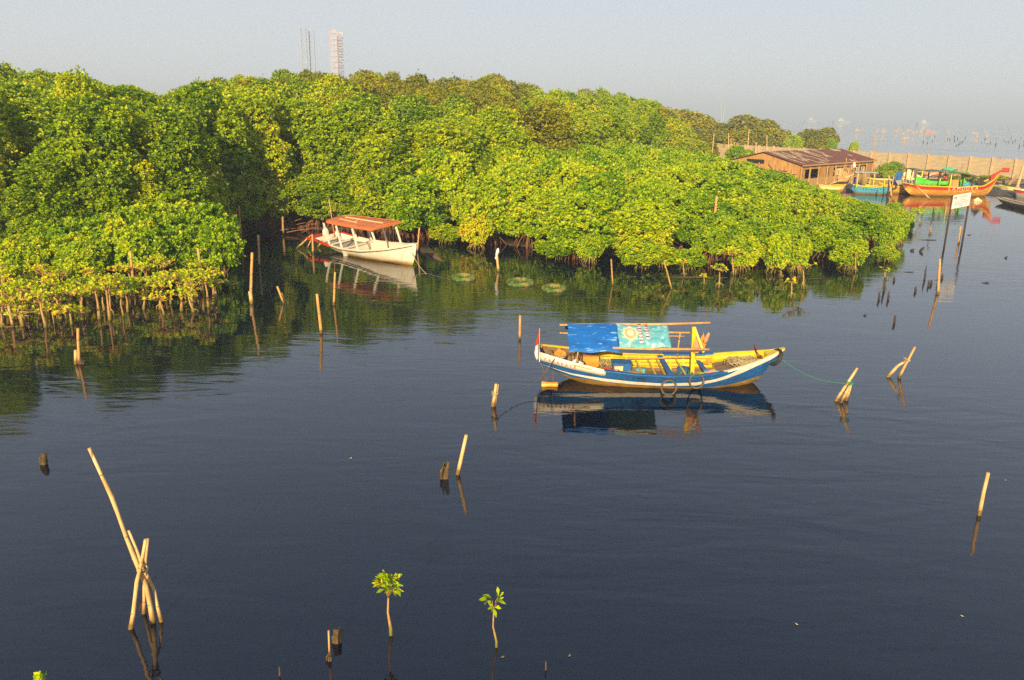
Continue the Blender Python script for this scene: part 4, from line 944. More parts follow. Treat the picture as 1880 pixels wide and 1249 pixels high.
H2.shell([(lambda u: H2.zk(u), 0), (lambda u: H2.zk(u)*.5+H2.zt(u)*.5, 0), (lambda u: H2.zt(u)-.01, 0)], [WHITEHULL], 'inner_skin', W, inset=.06, u0=.1, u1=Lw-.15)
H2.deck(2.2, Lw-1.2, .14, BROWN, 'floor', W, inset=.08)
H2.deck(.4, 3.3, .46, GREYTIN, 'stern_deck', W, inset=.08)
for u in (.5, 1.7, 3.3): 
    mb = MB(); b_ = itp(u, H2.beam)-.05; mb.box((u, 0, .60), (.22, 2*b_, .06)); mb.build('thwart', WHITE, W)
mb = MB(); mb.quad((3.31, -1.2, .12), (3.31, 1.2, .12), (3.31, 1.25, .55), (3.31, -1.25, .55)); mb.build('bulkhead', WHITE, W)
for sd in (-1, 1):
    H2.rail(1.9, Lw-.05, sd, .08, .05, WHITE, 'gunwale', W, dz=.02); H2.rail(-.0, 1.9, sd, .10, .14, RED, 'gunwale', W, dz=-.02, out=.03)
    mb = MB(); mb.box((-.28, sd*1.06, .78), (.66, .10, .13)); mb.build('outrigger_beam', RED, W)
    H2.rail(1.9, Lw-.2, sd, .03, .03, DARKWOOD, 'rubbing_strip', W, dz=-.07, out=.05)
mb = MB(); mb.box((-.56, 0, .78), (.10, 2.2, .13)); mb.build('outrigger_beam', RED, W)
mb = MB(); mb.lathe([(.16, -.1), (.22, .15), (.2, .45), (.1, .6)], 10, (-.15, .1, .62)); mb.box((.12, .1, .62), (.5, .2, .2)); mb.build('outboard_motor', WHITE, W)
mb = MB(); mb.lathe([(.14, 0), (.17, .2), (.08, .36)], 10, (.25, .7, .62)); mb.build('motor_cover', WHITE, W)
mb = MB(); mb.bar((-.1, -.2, .55), (-.75, -.55, -.3), .09, .09); mb.build('propeller_shaft', BAMBOO, W)
rz = 1.92
post = [(.75, 1.0), (2.2, 1.18), (3.65, 1.26), (6.0, 1.0)]
post = [(1.75, 1.02), (3.15, 1.12), (4.7, 1.10), (6.3, .86)]
for u, b_ in post:
    for sd in (-1, 1):
        mb = MB(); mb.bar((u, sd*b_, H2.zt(u)-.05), (u-.38, sd*(b_*.96+.06*(u > 6)), rz), .10, .07, up=(0, 1, 0)); mb.build('roof_post', WHITE, W)
rl = [(.0, .60), (.5, .98), (3.0, 1.10), (6.1, 1.12)]
mb = MB(); rows = []
for i in range(21):
    u = .0+4.95*i/20; b_ = itp(u, rl); rows.append([Vector((u+1.2, b_*t/4, rz+.10+.07*(1-(t/4)**2)+.10*(u/6)*.6)) for t in range(-4, 5)])
mb.sheet(rows, 0, True, (0, 0, -.05)); mb.build('roof', REDROOF, W)
mb = MB()
for sd in (-1, 1):
    pts = [Vector((u+1.2, sd*(itp(u, rl)+.012), rz+.085+.10*(u/6)*.6)) for u in [4.95*i/20 for i in range(21)]]
    for a, b in zip(pts, pts[1:]): mb.bar(a, b, .04, .11)
mb.bar((6.17, -1.12, rz+.125), (6.17, 1.12, rz+.125), .04, .11); mb.bar((1.18, -.60, rz+.08), (1.18, .60, rz+.08), .04, .1)
mb.build('roof_edge', REDROOF, W)
mb = MB(); mb.bar((2.0, .25, rz+.20), (5.7, .15, rz+.24), .12, .03); mb.bar((2.1, -.25, rz+.20), (4.0, -.45, rz+.2), .08, .02); mb.bar((3.2, .4, rz+.2), (3.7, -.3, rz+.2), .05, .02); mb.build('roof_batten', CREAM, W)
mb = MB(); mb.tube([(.15, .5, .6), (.05, .55, 3.0)], .03, 6); mb.build('staff', BAMBOO, W)
cable('mooring_rope', 'rope from the white boat bow down to the water', D(755, 462, 44.7), P(783, 503), .15, .02, ROPE)
cable('mooring_rope', 'second rope trailing toward the nearest floating tyre', P(783, 502, .05), P(826, 514, .02), .0, .015, LINE)
mb = MB(); a = P(772, 460); b = P(815, 482)
mb.sheet([[a+Vector((0, .5, .5)), a.lerp(b, .5)+Vector((0, .35, .35)), b+Vector((0, .05, .03))], [a+Vector((0, -.4, -.05)), a.lerp(b, .5)+Vector((0, -.3, -.05)), b+Vector((0, -.05, -.05))]], 0, True, (0, 0, -.04))
tag(mb.build('sunken_canoe', DEADWOOD), 'brown half sunken plank wreck right of the white boat bow', 'wreck')
# generic shore boats
def shore_boat(name, label, a, b, Bm, zs, zb, mats, name_txt=None, cat='boat', bowrise=1.0, band=.45, parts=None, txtmat=CREAM, txtsize=.6, txtpos=.5, z=0):
    a = Vector(a); b = Vector(b); ax = b-a; L = math.hypot(ax.x, ax.y)
    t = thing(name, label, cat, (a.x, a.y, z), math.atan2(ax.y, ax.x))
    H = Hull(L, [(0, zs*1.25), (L*.15, zs*1.08), (L*.5, zs), (L*.8, zs*1.15), (L*.93, zs+(zb-zs)*.55), (L, zb)],
             [(0, zs*.65), (L*.08, 0.05), (L*.15, -.2), (L*.5, -.3), (L*.82, -.2), (L*.88, .0), (L*.95, zs*.75), (L, zb*.93)],
             [(0, Bm*.28), (L*.15, Bm*.4), (L*.5, Bm*.5), (L*.75, Bm*.42), (L*.9, Bm*.2), (L, .04)], .4)
    b0 = lambda u: H.zt(u)-(H.zt(u)-max(0, H.zk(u)))*band
    H.shell([(lambda u: H.zk(u), 0), (lambda u: max(H.zk(u), .18), 1), (b0, 2), (lambda u: H.zt(u), 2)], mats[:3], 'hull', t)
    H.shell([(lambda u: H.zk(u), 0), (lambda u: H.zt(u)-.01, 0)], [mats[4] if len(mats) > 4 else BROWN], 'inner_skin', t, inset=.06, u0=.1, u1=L*.97)
    H.deck(L*.1, L*.9, zs*.5, BROWN, 'deck', t, inset=.08)
    for sd in (-1, 1): H.rail(0, L*.99, sd, .14, .10, mats[3], 'gunwale', t, dz=.02)
    if name_txt:
        N = len(name_txt); u0 = L*txtpos-N*txtsize*.55
        for i, ch in enumerate(name_txt):
            if ch == ' ': continue
            u = u0+txtsize*1.1*(i+.5); zc = H.zt(u)-(H.zt(u)-max(0, H.zk(u)))*band*.52; q = H.pt(u, zc, -1)+Vector((0, -.05, 0))
            lettering('name_letter', ch, txtsize*1.15, frame(q, H.pt(u+.2, zc+(H.zt(u+.2)-H.zt(u)), -1)-H.pt(u, zc, -1), (0, -.25, 1)), txtmat, t, 1.0)
    return t, H
sa, sb = Vector((45.6, 94.9, 0)), Vector((56.9, 95.9, 0))
T1, HS = shore_boat('fishing_boat', 'big orange and red wooden boat with cream lettering and a green cloth', sa, sb, 2.7, 1.12, 2.65, [BOTTOM, ORANGE, RED, YELLOW], 'SAMUDRA', band=.34, txtsize=.52, txtpos=.56)
LS = HS.L
mb = MB(); mb.hexa([(LS-1.0, -.14, 2.0), (LS+.25, -.03, 2.95), (LS+.25, .03, 2.95), (LS-1.0, .14, 2.0), (LS-1.1, -.14, 2.35), (LS+.2, -.03, 3.12), (LS+.2, .03, 3.12), (LS-1.1, .14, 2.35)]); mb.build('prow', RED, T1)
mb = MB()
mb.sheet([[Vector((u, y, itp(u, [(0, 3.05), (4, 2.85), (7.8, 2.55)])+.08*math.sin(u*2.3)+.08*(1-y*y))) for y in (-1.15, -.5, 0, .5, 1.15)] for u in [.2+7.6*i/16 for i in range(17)]], 0, True, (0, 0, -.07)); mb.build('roof', mat('green_brown_roof', (.10, .22, .14), (.07, .06, .05), 1.5, rough=.7), T1)
for i, (u, mt_) in enumerate([(.5, BROWN), (1.2, YGREEN), (3.3, DARKWOOD), (4.8, YGREEN), (6.3, DARKWOOD), (7.5, DARKWOOD)]):
    for sd in (-1, 1):
        mb = MB(); mb.bar((u, sd*1.0, HS.zt(u)), (u, sd*1.05, itp(u, [(0, 3.0), (4, 2.8), (7.8, 2.5)])), .11, .11); mb.build('roof_post', mt_, T1)
mb = MB(); mb.sheet([[Vector((u, -1.02, z_)) + Vector((0, .08*math.sin(u*4), 0)) for u in [.45+4.1*i/14 for i in range(15)]] for z_ in (1.35, 1.55, 1.8)] , 0, True, (0, .05, 0))
for i, v in enumerate(mb.v): mb.v[i] = (v[0], v[1], v[2]+(max(0, 2.5-v[0])*.28 if v[2] > 1.7 else 0))
mb.build('side_cloth', GREEN, T1)
def obj(name, label, cat, mb, mt, loc, rz=0.0, grp=None):
    o = tag(mb.build(name, mt), label, cat, grp); o.location = loc; o.rotation_euler = (0, 0, rz); return o
# cargo on the big boat
mb = MB(); mb.box((0, 0, .45), (1.25, .9, .9)); mb.box((0, 0, .92), (1.3, .95, .05)); obj('crate', 'tan straw coloured crate on the big orange boat', 'crate', mb, BAMWALL, (51.0, 95.1, 1.0))
blob('tarp_heap', 'green tarp heap amidships on the big orange boat', 'tarp', (52.6, 95.5, 1.3), (1.3, .7, .6), GREEN, 31)
blob('tarp_heap', 'blue grey netting heap on the big orange boat', 'tarp', (53.0, 95.2, 1.0), (2.2, .9, .55), LBLUE, 32)
blob('cloth_bundle', 'red cloth slung under the roof of the big orange boat', 'cloth', (50.3, 95.3, 1.9), (.3, .3, .7), RED, 33)
blob('cloth_bundle', 'dull red bundle hanging at the roof end of the big boat', 'cloth', (52.9, 95.6, 2.2), (1.2, .5, .5), mat('dull_red', (.35, .08, .05), None, 4), 34)
blob('net_heap', 'dark net heap toward the bow of the big boat', 'net', (54.7, 95.6, 1.25), (1.2, .8, .8), DARKWOOD, 35)
blob('tarp_heap', 'bright green sheet bundled on the roof of the big boat', 'tarp', (50.9, 95.9, 2.85), (2.0, .9, .4), mat('pale_green_tarp', (.12, .5, .25), None, 4), 36)
blob('tarp_heap', 'smaller green bundle at the right roof end of the big boat', 'tarp', (53.0, 95.9, 2.5), (.8, .6, .4), GREEN, 37)
pole(BP, 'cane leaning on the side of the big orange boat', 'pole', 1708, 366, 1684, 343, 2.6, BAMBOO_P)
# blue boat
ba, bb = Vector((39.9, 96.2, 0)), Vector((44.4, 95.6, 0))
T2, HB = shore_boat('fishing_boat', 'small turquoise boat with a grey roof and a wheelhouse panel', ba, bb, 1.9, .88, 1.12, [BOTTOM, LBLUE, LBLUE, YELLOW], 'Sampurna', band=.6, txtmat=BLUE, txtsize=.29, txtpos=.5)
mb = MB(); mb.sheet([[Vector((u, y, 2.58+.10*(1-(y/.9)**2)-.02*u)) for y in (-.9, -.45, 0, .45, .9)] for u in (-.1, .9, 1.8, 2.5)], 0, True, (0, 0, -.06)); mb.build('roof', CANVAS, T2)
for u, sd in ((.35, -1), (.35, 1), (2.2, -1), (2.2, 1), (3.4, -1)):
    mb = MB(); mb.bar((u, sd*.72, .8), (u, sd*.72, 2.56 if u < 3 else 1.9), .09, .09); mb.build('roof_post', YELLOW, T2)
mb = MB(); mb.box((.2, -.3, 1.4), (.08, .9, 1.1)); mb.build('wheelhouse_panel', BLUE, T2)
mb = MB(); mb.lathe([(.38, 0), (.38, 1.0), (.4, 1.05), (.36, 1.1)], 14); obj('barrel', 'olive barrel under the roof of the turquoise boat', 'barrel', mb, OILDRUM, (41.35, 96.3, .75))
mb = MB(); mb.lathe([(.3, 0), (.32, .35), (.2, .4)], 12); obj('basket', 'yellow basket in front of the olive barrel', 'basket', mb, YELLOW, (41.5, 95.65, .75))
hoop('tyre', 'black tyre fender on the bow of the turquoise boat', (44.5, 95.35, .95), .27, .11, Matrix.Rotation(rad(80), 3, 'X'), RUBBER)
# smaller craft around
shore_boat('fishing_boat', 'tan and orange boat half hidden left of the turquoise one', (36.2, 97.0, 0), (39.5, 96.9, 0), 1.7, .75, 1.0, [BOTTOM, ORANGE, CREAM, YELLOW])
T3, HO = shore_boat('fishing_boat', 'worn orange boat between the turquoise and the big orange boat', (48.6, 97.2, 0), (43.6, 97.6, 0), 1.7, .85, 1.3, [BOTTOM, ORANGE, ORANGE, YELLOW])
mb = MB(); mb.sheet([[(0, -.9, 1.2), (0, .1, 1.75), (0, .9, 1.2)], [(3, -.8, 1.1), (3.1, .1, 1.55), (3, .8, 1.1)]], 0, False, (0, 0, -.06)); mb.build('sheet_cover', GREYTIN, T3)
shore_boat('canoe', 'narrow weathered canoe lying low at the right edge', P(1834, 372), P(1915, 392), 1.1, .42, .55, [DEADWOOD, DEADWOOD, BROWN, CREAM], cat='canoe')
shore_boat('canoe', 'grey canoe hull with a red stripe at the right picture edge', P(1925, 362, .2), P(1858, 358, .2), 1.6, .75, .95, [GREYTIN, GREYTIN, RED, CREAM], cat='canoe')
T5, HW = shore_boat('canoe', 'pale green upturned skiff on the mud right of the big orange boat', P(1828, 345, .4), P(1870, 350, .4), 1.8, .6, .7, [DARKWOOD, GREYTIN, CREAM, YGREEN], cat='boat')
shore_boat('canoe', 'long grey dugout hauled up behind the turquoise boat', (44.0, 101.5, 0), (52.2, 103.5, 0), 1.4, .8, 1.0, [GREYTIN, OILDRUM, OILDRUM, CREAM], cat='boat', z=.45)
shore_boat('canoe', 'cream hull lying on the shore behind the big orange boat', (47.8, 99.5, 0), (53.8, 100.2, 0), 1.4, .8, 1.0, [CREAM, CREAM, GREYTIN, BROWN], cat='boat', z=.45)
# ---------------------------------------------------------------- the concrete wall
w0, w1_ = Vector((37.0, 171.6, 0)), Vector((92.0, 102.1, 0)); wd_ = (w1_-w0); WL = wd_.length; wd_.normalize()
WT = thing('concrete_wall', 'long tan wall of concrete slabs between the shore and the sea', 'wall', w0, math.atan2(wd_.y, wd_.x))
npan = int(WL/3.25); rg = random.Random(5)
for i in range(npan+1):
    mb = MB(); mb.box((3.25*i, -.05, 1.75), (.26, .40, 3.1)); mb.build('post', POSTM, WT)
    if i < npan:
        mb = MB()
        for k in range(5): mb.box((3.25*i+1.625, rg.uniform(-.008, .008), .57+.56*k), (3.0, .07, .545))
        mb.box((3.25*i+1.625, 0, 3.14), (3.0, .12, .06)); mb.build('panel', WALLM, WT)
# ---------------------------------------------------------------- the shed
e0, e1 = Vector((35.0, 99.9, 0)), Vector((50.7, 115.8, 0)); ed = (e1-e0); SL = ed.length
SH = thing('shed', 'long low bamboo shed with a rusty brown roof and patches of pale sheeting', 'shed', e0, math.atan2(ed.y, ed.x))
g = .35; eh, rh, dp = 3.05, 4.35, 5.0     # local: x along the front eave, y back
mb = MB()
for k in range(2):
    ya, za, yb, zb = ((-.35, eh-.08, dp, rh) if k == 0 else (2*dp+.35, eh-.08, dp, rh))
    nx = 60
    rows = [[Vector((-.4+(SL+.8)*i/nx, y, z+(.035 if i % 2 else 0))) for i in range(nx+1)] for y, z in ((ya, za), ((ya+yb)/2, (za+zb)/2), (yb, zb))]
    mb.sheet(rows, 0, False, (0, 0, -.05))
mb.build('roof', ROOFM, SH)
mb = MB()
for i in range(36):
    t = rg.random()**2.0; x0 = t*SL*.6; y0 = rg.uniform(-.2, 3.4); ln = rg.uniform(.8, 2.4)
    z0 = eh-.08+(rh-eh+.08)*(y0+.35)/(dp+.35)+.06; z1 = eh-.08+(rh-eh+.08)*(min(4.9, y0+ln)+.35)/(dp+.35)+.06
    mb.hexa([(x0, y0, z0), (x0+.22, y0, z0), (x0+.22, min(4.9, y0+ln), z1), (x0, min(4.9, y0+ln), z1), (x0, y0, z0+.02), (x0+.22, y0, z0+.02), (x0+.22, min(4.9, y0+ln), z1+.02), (x0, min(4.9, y0+ln), z1+.02)])
mb.build('roof_patch', mat('pale_sheet', (.66, .50, .32), (.45, .32, .2), 3), SH)
mb = MB(); mb.hexa([(0, 0, g), (.1, 0, g), (.1, 2*dp, g), (0, 2*dp, g), (0, 0, eh-.1), (.1, 0, eh-.1), (.1, 2*dp, eh-.1), (0, 2*dp, eh-.1)])
i0 = len(mb.v); mb.v += [(0, 0, eh-.1), (0, 2*dp, eh-.1), (0, dp, rh-.12), (.1, 0, eh-.1), (.1, 2*dp, eh-.1), (.1, dp, rh-.12)]
mb.face((i0, i0+2, i0+1)); mb.face((i0+3, i0+4, i0+5)); mb.build('gable_wall', BAMWALL, SH)
mb = MB(); mb.box((SL/2, .06, eh-.35), (SL, .1, .62)); mb.build('upper_wall', BAMWALL, SH)
for x0, x1 in ((0, 1.2), (5.6, 7.2), (8.2, 9.4), (14.5, 16.2), (20, SL)):
    mb = MB(); mb.box(((x0+x1)/2, .07, (g+eh-.66)/2+g/2), (x1-x0, .08, eh-.66-g)); mb.build('wall', BAMWALL, SH)
mb = MB(); mb.box((SL/2, .07, g+.45), (SL-.2, .12, .9)); mb.build('low_wall', TIMBER, SH)
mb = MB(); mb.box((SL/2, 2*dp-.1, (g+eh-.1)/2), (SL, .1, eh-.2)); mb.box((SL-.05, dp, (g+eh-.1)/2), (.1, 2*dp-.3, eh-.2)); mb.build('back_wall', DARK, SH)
mb = MB(); mb.box((SL/2, -.3, eh-.14), (SL+.6, .12, .16)); mb.build('fascia', TIMBER, SH)
for x in (.1, 2.4, 4.9, 7.4, 9.9, 12.4, 14.9, 17.4, 19.9, SL-.1):
    mb = MB(); mb.box((x, -.05, (g+eh-.2)/2+.1), (.16, .14, eh-.35)); mb.build('post', TIMBER, SH)
for x in (10.6, 11.9, 13.4, 16.9, 18.6):
    mb = MB()
    for dx, dz, a, b in ((0, .38, 1.05, .08), (0, -.38, 1.05, .08), (-.5, 0, .08, .8), (.5, 0, .08, .8), (0, 0, .06, .7)): mb.box((x, -.08, 1.95+dz), (a, .06, 0)) if False else mb.box((x+dx, -.08, 1.80+dz), (a, .06, b))
    mb.build('window_frame', CREAM, SH)
mb = MB(); mb.tube([(-.3, 1.0, g), (-.3, 1.0, 2.4)], .06, 6); mb.tube([(-.3, .4, 1.9), (-.3, 5.5, 2.2)], .05, 6); mb.tube([(-.3, 2.5, 1.4), (-.3, 4.2, 2.9)], .05, 6); mb.tube([(-.3, 5.5, g), (-.3, 5.5, 3)], .06, 6); mb.build('lean_frame', TIMBER, SH)
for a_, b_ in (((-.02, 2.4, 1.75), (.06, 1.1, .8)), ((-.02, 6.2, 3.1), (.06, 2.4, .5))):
    mb = MB(); mb.box(a_, b_); mb.build('gable_shade_panel', DARK, SH)  # near black panels on the gable, painted shade in place of openings
# ---------------------------------------------------------------- the yard: trestles, poles, plants, heaps
poles_thing('timber_trestle', 'big A shaped timber trestle on the shore right of the shed', 'frame', [
    ('leg', 1613, 330, [(1618, 293)], 3.4, TIMBER, 0), ('leg', 1632, 331, [(1617, 299)], 2.8, TIMBER, 0), ('brace', 1600, 331, [(1601, 318), (1628, 319)], 2, TIMBER, 0)])
for k, (bx, by, tx, ty, wpx, mt_, lb) in enumerate([
    (1652, 350, 1658, 300, 3, BROWN, 'tall dark post between the turquoise and the big orange boat'), (1637, 362, 1632, 322, 2.6, BAMBOO_P, 'front cane of the leaning pair by the turquoise bow'),
    (1634, 360, 1641, 324, 2.4, BAMBOO, 'back cane of the leaning pair by the turquoise bow'), (1630, 365, 1632, 330, 3, DARKWOOD, 'dark mooring stake under the tyre of the turquoise boat'),
    (1676, 341, 1681, 309, 3.6, BROWN, 'thick post at the stern of the big orange boat'), (1551, 340, 1554, 290, 1.8, BAMBOO, 'thin cane standing in front of the shed, left of the grey roof'),
    (1605, 336, 1606, 246, 1.2, BAMBOO, 'very tall thin cane rising above the wall against the sea'), (1866, 349, 1879, 306, 5.5, POSTM, 'thick pale leaning concrete post at the right edge'),
    (1773, 322, 1776, 290, 2.2, DARKWOOD, 'dark short pole against the wall behind the big boat'), (1834, 318, 1836, 290, 2.2, DARKWOOD, 'dark pole against the wall near the red prow'),
    (1518, 335, 1520, 305, 1.8, TIMBER, 'plain prop pole before the shed windows')]):
    pole(BP if mt_ not in (POSTM, TIMBER) else 'post', lb, 'pole', bx, by, tx, ty, wpx, mt_)
for k, (bx, by, tx, ty, lb) in enumerate([
    (1306, 300, 1311, 245, 'leftmost tilted cane in front of the far wall'), (1336, 310, 1338, 245, 'pale topped cane left of the small wall bush'), (1341, 312, 1342, 255, 'cane right beside the pale topped one'),
    (1348, 316, 1353, 263, 'forward leaning cane of the crossed pair by the shed'), (1355, 316, 1348, 262, 'backward leaning cane of the crossed pair by the shed'), (1359, 314, 1361, 268, 'short cane right of the crossed pair'),
    (1371, 312, 1375, 238, 'tallest cane, in front of the dark grove'), (1388, 300, 1388, 262, 'short cane between the tallest one and the shed ridge'), (1408, 300, 1408, 248, 'cane sticking up behind the shed gable')]):
    pole(BP, lb, 'pole', bx, by, tx, ty, 2.0, BAMBOO_P)
rng = random.Random(61)
for px, py, h, s, lb in [(1348, 318, 3.9, 1.05, 'round bush in front of the far wall left of the shed'), (1368, 318, 3.4, .8, 'narrow bush behind the crossed canes'), (1505, 272, 2.6, 1.6, None), (1455, 274, 2.4, 1.6, None)]:
    if lb:
        p = P(px, py, .3); plant('bush', p.x, p.y, h, s, 'mangrove_bush', lb, 'bush', None, rng, z=.2)
for px, Y, lb in [(1455, 168, 'low green bush peeping over the wall left of the shed ridge'), (1527, 160, 'yellow green tip of a bush above the shed ridge'), (1567, 152, 'last small bush above the wall right of the shed roof')]:
    p = D(px, 266, Y); plant('bush', p.x, Y, itp(px, [(1455, 4.9), (1527, 4.6), (1567, 4.2)]), 1.2 if px < 1500 else .6, 'mangrove_bush', lb, 'bush', None, rng)
for px, py, h, s, lb in [(1627, 334, 2.4, .75, 'leafy green plant hanging over the trestle right of the shed'), (1640, 334, 2.6, .75, 'leafy plant against the wall left of the blue cloth'), (1634, 336, 1.6, .6, 'low yellow green weeds under the leafy plant')]:
    p = P(px, py, .3); plant('bush', p.x, p.y, h, s, 'shore_bush', lb, 'bush', None, rng, z=.25)
for k, (px, lb) in enumerate([(1790, 'weeds at the wall foot behind the big boat bow'), (1806, 'weeds at the wall foot behind the red prow'), (1848, 'weeds at the wall foot right of the red prow'), (1862, 'weeds by the leaning concrete post')]):
    p = P(px, 338, .3); plant('shrub', p.x, p.y+4, .9, 1.1, 'weed_clump', lb, 'plant', None, rng, z=.25)
# cloths and heaps in the yard
mb = MB(); mb.sheet([[Vector((.5*i/5-.25+.25*j/6, .06*math.sin(i*2+j), 1.5-1.5*j/6)) for i in range(6)] for j in range(7)], 0, True, (0, .03, 0))
q = D(1650, 335, 101); o = obj('hanging_cloth', 'blue cloth hung on a line near the wall', 'cloth', mb, BLUE, (q.x, 101, .9)); o.scale = (-1.6, 1, .95)
for k, (px, py, dim, mt_, lb) in enumerate([
    (1668, 330, (3.5, 1.6, 1.1), CREAM, 'pale sand coloured heap on the shore left of the green cloth'), (1815, 318, (1.6, 1.2, 1.3), PLASTW, 'white plastic heap against the wall'),
    (1830, 322, (1.6, 1.0, .9), BROWN, 'brown net heap right of the white plastic'), (1803, 322, (1.2, 1.0, .8), OILDRUM, 'olive basket heap left of the white plastic'),
    (1760, 326, (2.4, 1.0, .7), BAMWALL, 'brown rubbish heap at the wall foot behind the big boat'), (1715, 322, (3.0, 1.0, .9), PINK, 'pinkish heap of floats behind the green cloth'),
    (1857, 338, (4.0, 1.4, .6), BROWN, 'long earth heap behind the red prow'), (1540, 335, (3.0, 1.4, 1.6), TIMBER, 'stack of old boards before the shed windows'),
    (1524, 333, (2.6, 1.4, 1.3), BAMWALL, 'brown crate stack left of the old boards'), (1504, 332, (2.2, 1.2, 1.2), TIMBER, 'bleached timber pile below the shed openings'),
    (1648, 325, (1.3, .9, 1.0), ORANGE, 'orange brush heap behind the blue cloth'), (1795, 370, (.9, .5, .35), CREAM, 'white foam scrap at the waterline by the big bow')]):
    p = P(px, py, .35) if py < 360 else P(px, py)
    blob('junk_heap' if k != 11 else 'foam_scrap', lb, 'heap', (p.x, p.y, .3 if py < 360 else -.05), dim, mt_, 100+k)
rng = random.Random(99)
for k in range(46):
    px = rng.uniform(1490, 1885); py = rng.uniform(318, 345) if px < 1640 or px > 1800 else rng.uniform(316, 330); p = P(px, py, .35); ln = rng.uniform(1.2, 3.6); a = rng.uniform(-.8, .8); hh = rng.choice([.1, .15, rng.uniform(.4, 1.6)])
    mb = MB(); mb.bar((0, 0, 0), (ln, 0, hh), rng.choice([.08, .12, .35]), .05); obj('board', 'old board or cane lying about in the boat yard by the wall', 'board', mb, rng.choice([TIMBER, BROWN, GREYTIN, BAMBOO, CREAM, DARKWOOD]), (p.x, p.y, .36), a, 'old boards lying about in the boat yard')
for k in range(9):
    px = rng.uniform(1560, 1880); p = P(px, rng.uniform(322, 338), .35); mb = MB(); mb.tube([(0, 0, 0), (rng.uniform(-.3, .3), 0, rng.uniform(1.6, 3.2))], .05, 6); obj('yard_pole', 'thin upright cane standing in the boat yard before the wall', 'pole', mb, rng.choice([BAMBOO, BROWN]), (p.x, p.y, .2), 0, 'thin canes standing in the boat yard')
q = P(1843, 318, .35)
mb = MB(); mb.sheet([[Vector((.9*i/4, .05*math.sin(i), -.55*j/3)) for i in range(5)] for j in range(4)], 0, True, (0, .04, 0)); q = D(1840, 308, 97.5); obj('hanging_cloth', 'small red flag like cloth above the red prow', 'cloth', mb, RED, (q.x, 97.5, q.z))
q = D(1557, 290, 99.5); mb = MB(); mb.sheet([[Vector((.4*i/3*(.3+.7*j/5), 0, -1.1*j/5)) for i in range(4)] for j in range(6)], lambda a, b: 0 if a < 2 else 1, True, (0, .03, 0)); o = tag(mb.build('flag', [RED, PLASTW]), 'small red and white flag before the shed eave', 'flag'); q = D(1568, 291, 99.0); o.location = (q.x, 99.0, q.z)
# ---------------------------------------------------------------- the sign
p1, p2 = P(1734, 456), P(1766, 450)
SG = thing('notice_board', 'white notice board on two tall dark posts standing in the water', 'sign', p1)
t1 = D(1749, 359, p1.y)-p1; t2 = D(1782, 353, p2.y)-p1; f1 = D(1745, 384, p1.y)-p1; f2 = D(1777, 381, p2.y)-p1
mb = MB(); mb.tube([(-.03, 0, -.5), t1], .065, 8); mb.build('post', DARKWOOD, SG)
mb = MB(); mb.tube([p2-p1+Vector((0, 0, -.5)), t2], .065, 8); mb.build('post', DARKWOOD, SG)
xd = (t2-t1); Wb = xd.length; up = Vector((0, 0, 1)); O = f1+Vector((.0, -.10, 0)); Hb = t1.z-f1.z
mb = MB(); mb.hexa([O, O+xd, O+xd+Vector((0, .05, 0)), O+Vector((0, .05, 0)), O+up*Hb, O+xd+up*Hb, O+xd+up*Hb+Vector((0, .05, 0)), O+up*Hb+Vector((0, .05, 0))]); mb.build('board', SIGNW, SG)
for (u0_, u1_, v, th, mt_) in ((.30, .85, .84, .05, INK), (.36, .8, .76, .025, INK), (.08, .92, .66, .012, INK), (.42, .70, .56, .035, INKO), (.1, .9, .46, .022, INK), (.1, .86, .39, .022, INK), (.1, .9, .32, .022, INK), (.1, .6, .25, .022, INK), (.4, .62, .15, .035, LBLUE), (.66, .9, .14, .03, INK)):
    a = O+xd*u0_+up*(Hb*v)+Vector((0, -.012, 0)); b = O+xd*u1_+up*(Hb*v)+Vector((0, -.012, 0))
    mb = MB(); mb.bar(a, b, .012, Hb*th); mb.build('text_line', mt_, SG)
mb = MB(); mb.bar(O+xd*.07+up*(Hb*.80)+Vector((0, -.012, 0)), O+xd*.21+up*(Hb*.80)+Vector((0, -.012, 0)), .012, Hb*.13); mb.build('logo', INKO, SG)
mb = MB(); mb.bar(O+xd*.085+up*(Hb*.89)+Vector((0, -.014, 0)), O+xd*.195+up*(Hb*.89)+Vector((0, -.014, 0)), .012, Hb*.05); mb.build('logo', INK, SG)
# ---------------------------------------------------------------- driftwood and leaves on the water at the right
for k, (px, py, ln, wd, hh, a, lb) in enumerate([
    (1702, 441, 1.4, .07, .03, .0, 'thin drift stick right of the green sapling clump'), (1779, 432, .5, .07, .05, .5, 'short tilted drift stick right of the sign'),
    (1675, 461, .25, .2, .12, 0, 'left of two dark leaves afloat off the thicket tip'), (1692, 462, .25, .2, .30, 0, 'right of two dark leaves afloat off the thicket tip'),
    (1809, 520, .45, .08, .05, 0, 'dark drift leaf in the open water at the right'), (1847, 474, .2, .12, .1, 0, 'small drift speck nearest the right edge'),
    (1667, 474+26, .7, .05, .03, 0, 'thin drift stick left of the long red brown pole'), (1500, 512, 1.9, .05, .03, .1, 'long floating cane off the middle of the thicket'),
    (1588, 580, .14, .1, .06, 0, 'lone tiny leaf in the open water above the leaning poles')]):
    p = P(px, py); mb = MB(); mb.tube([(-ln/2, 0, -.01), (0, 0, hh*.5), (ln/2, .02, hh)], [wd*.3, wd*.5, wd*.2], 6)
    obj('driftwood', lb, 'driftwood', mb, DARKWOOD, p, a)
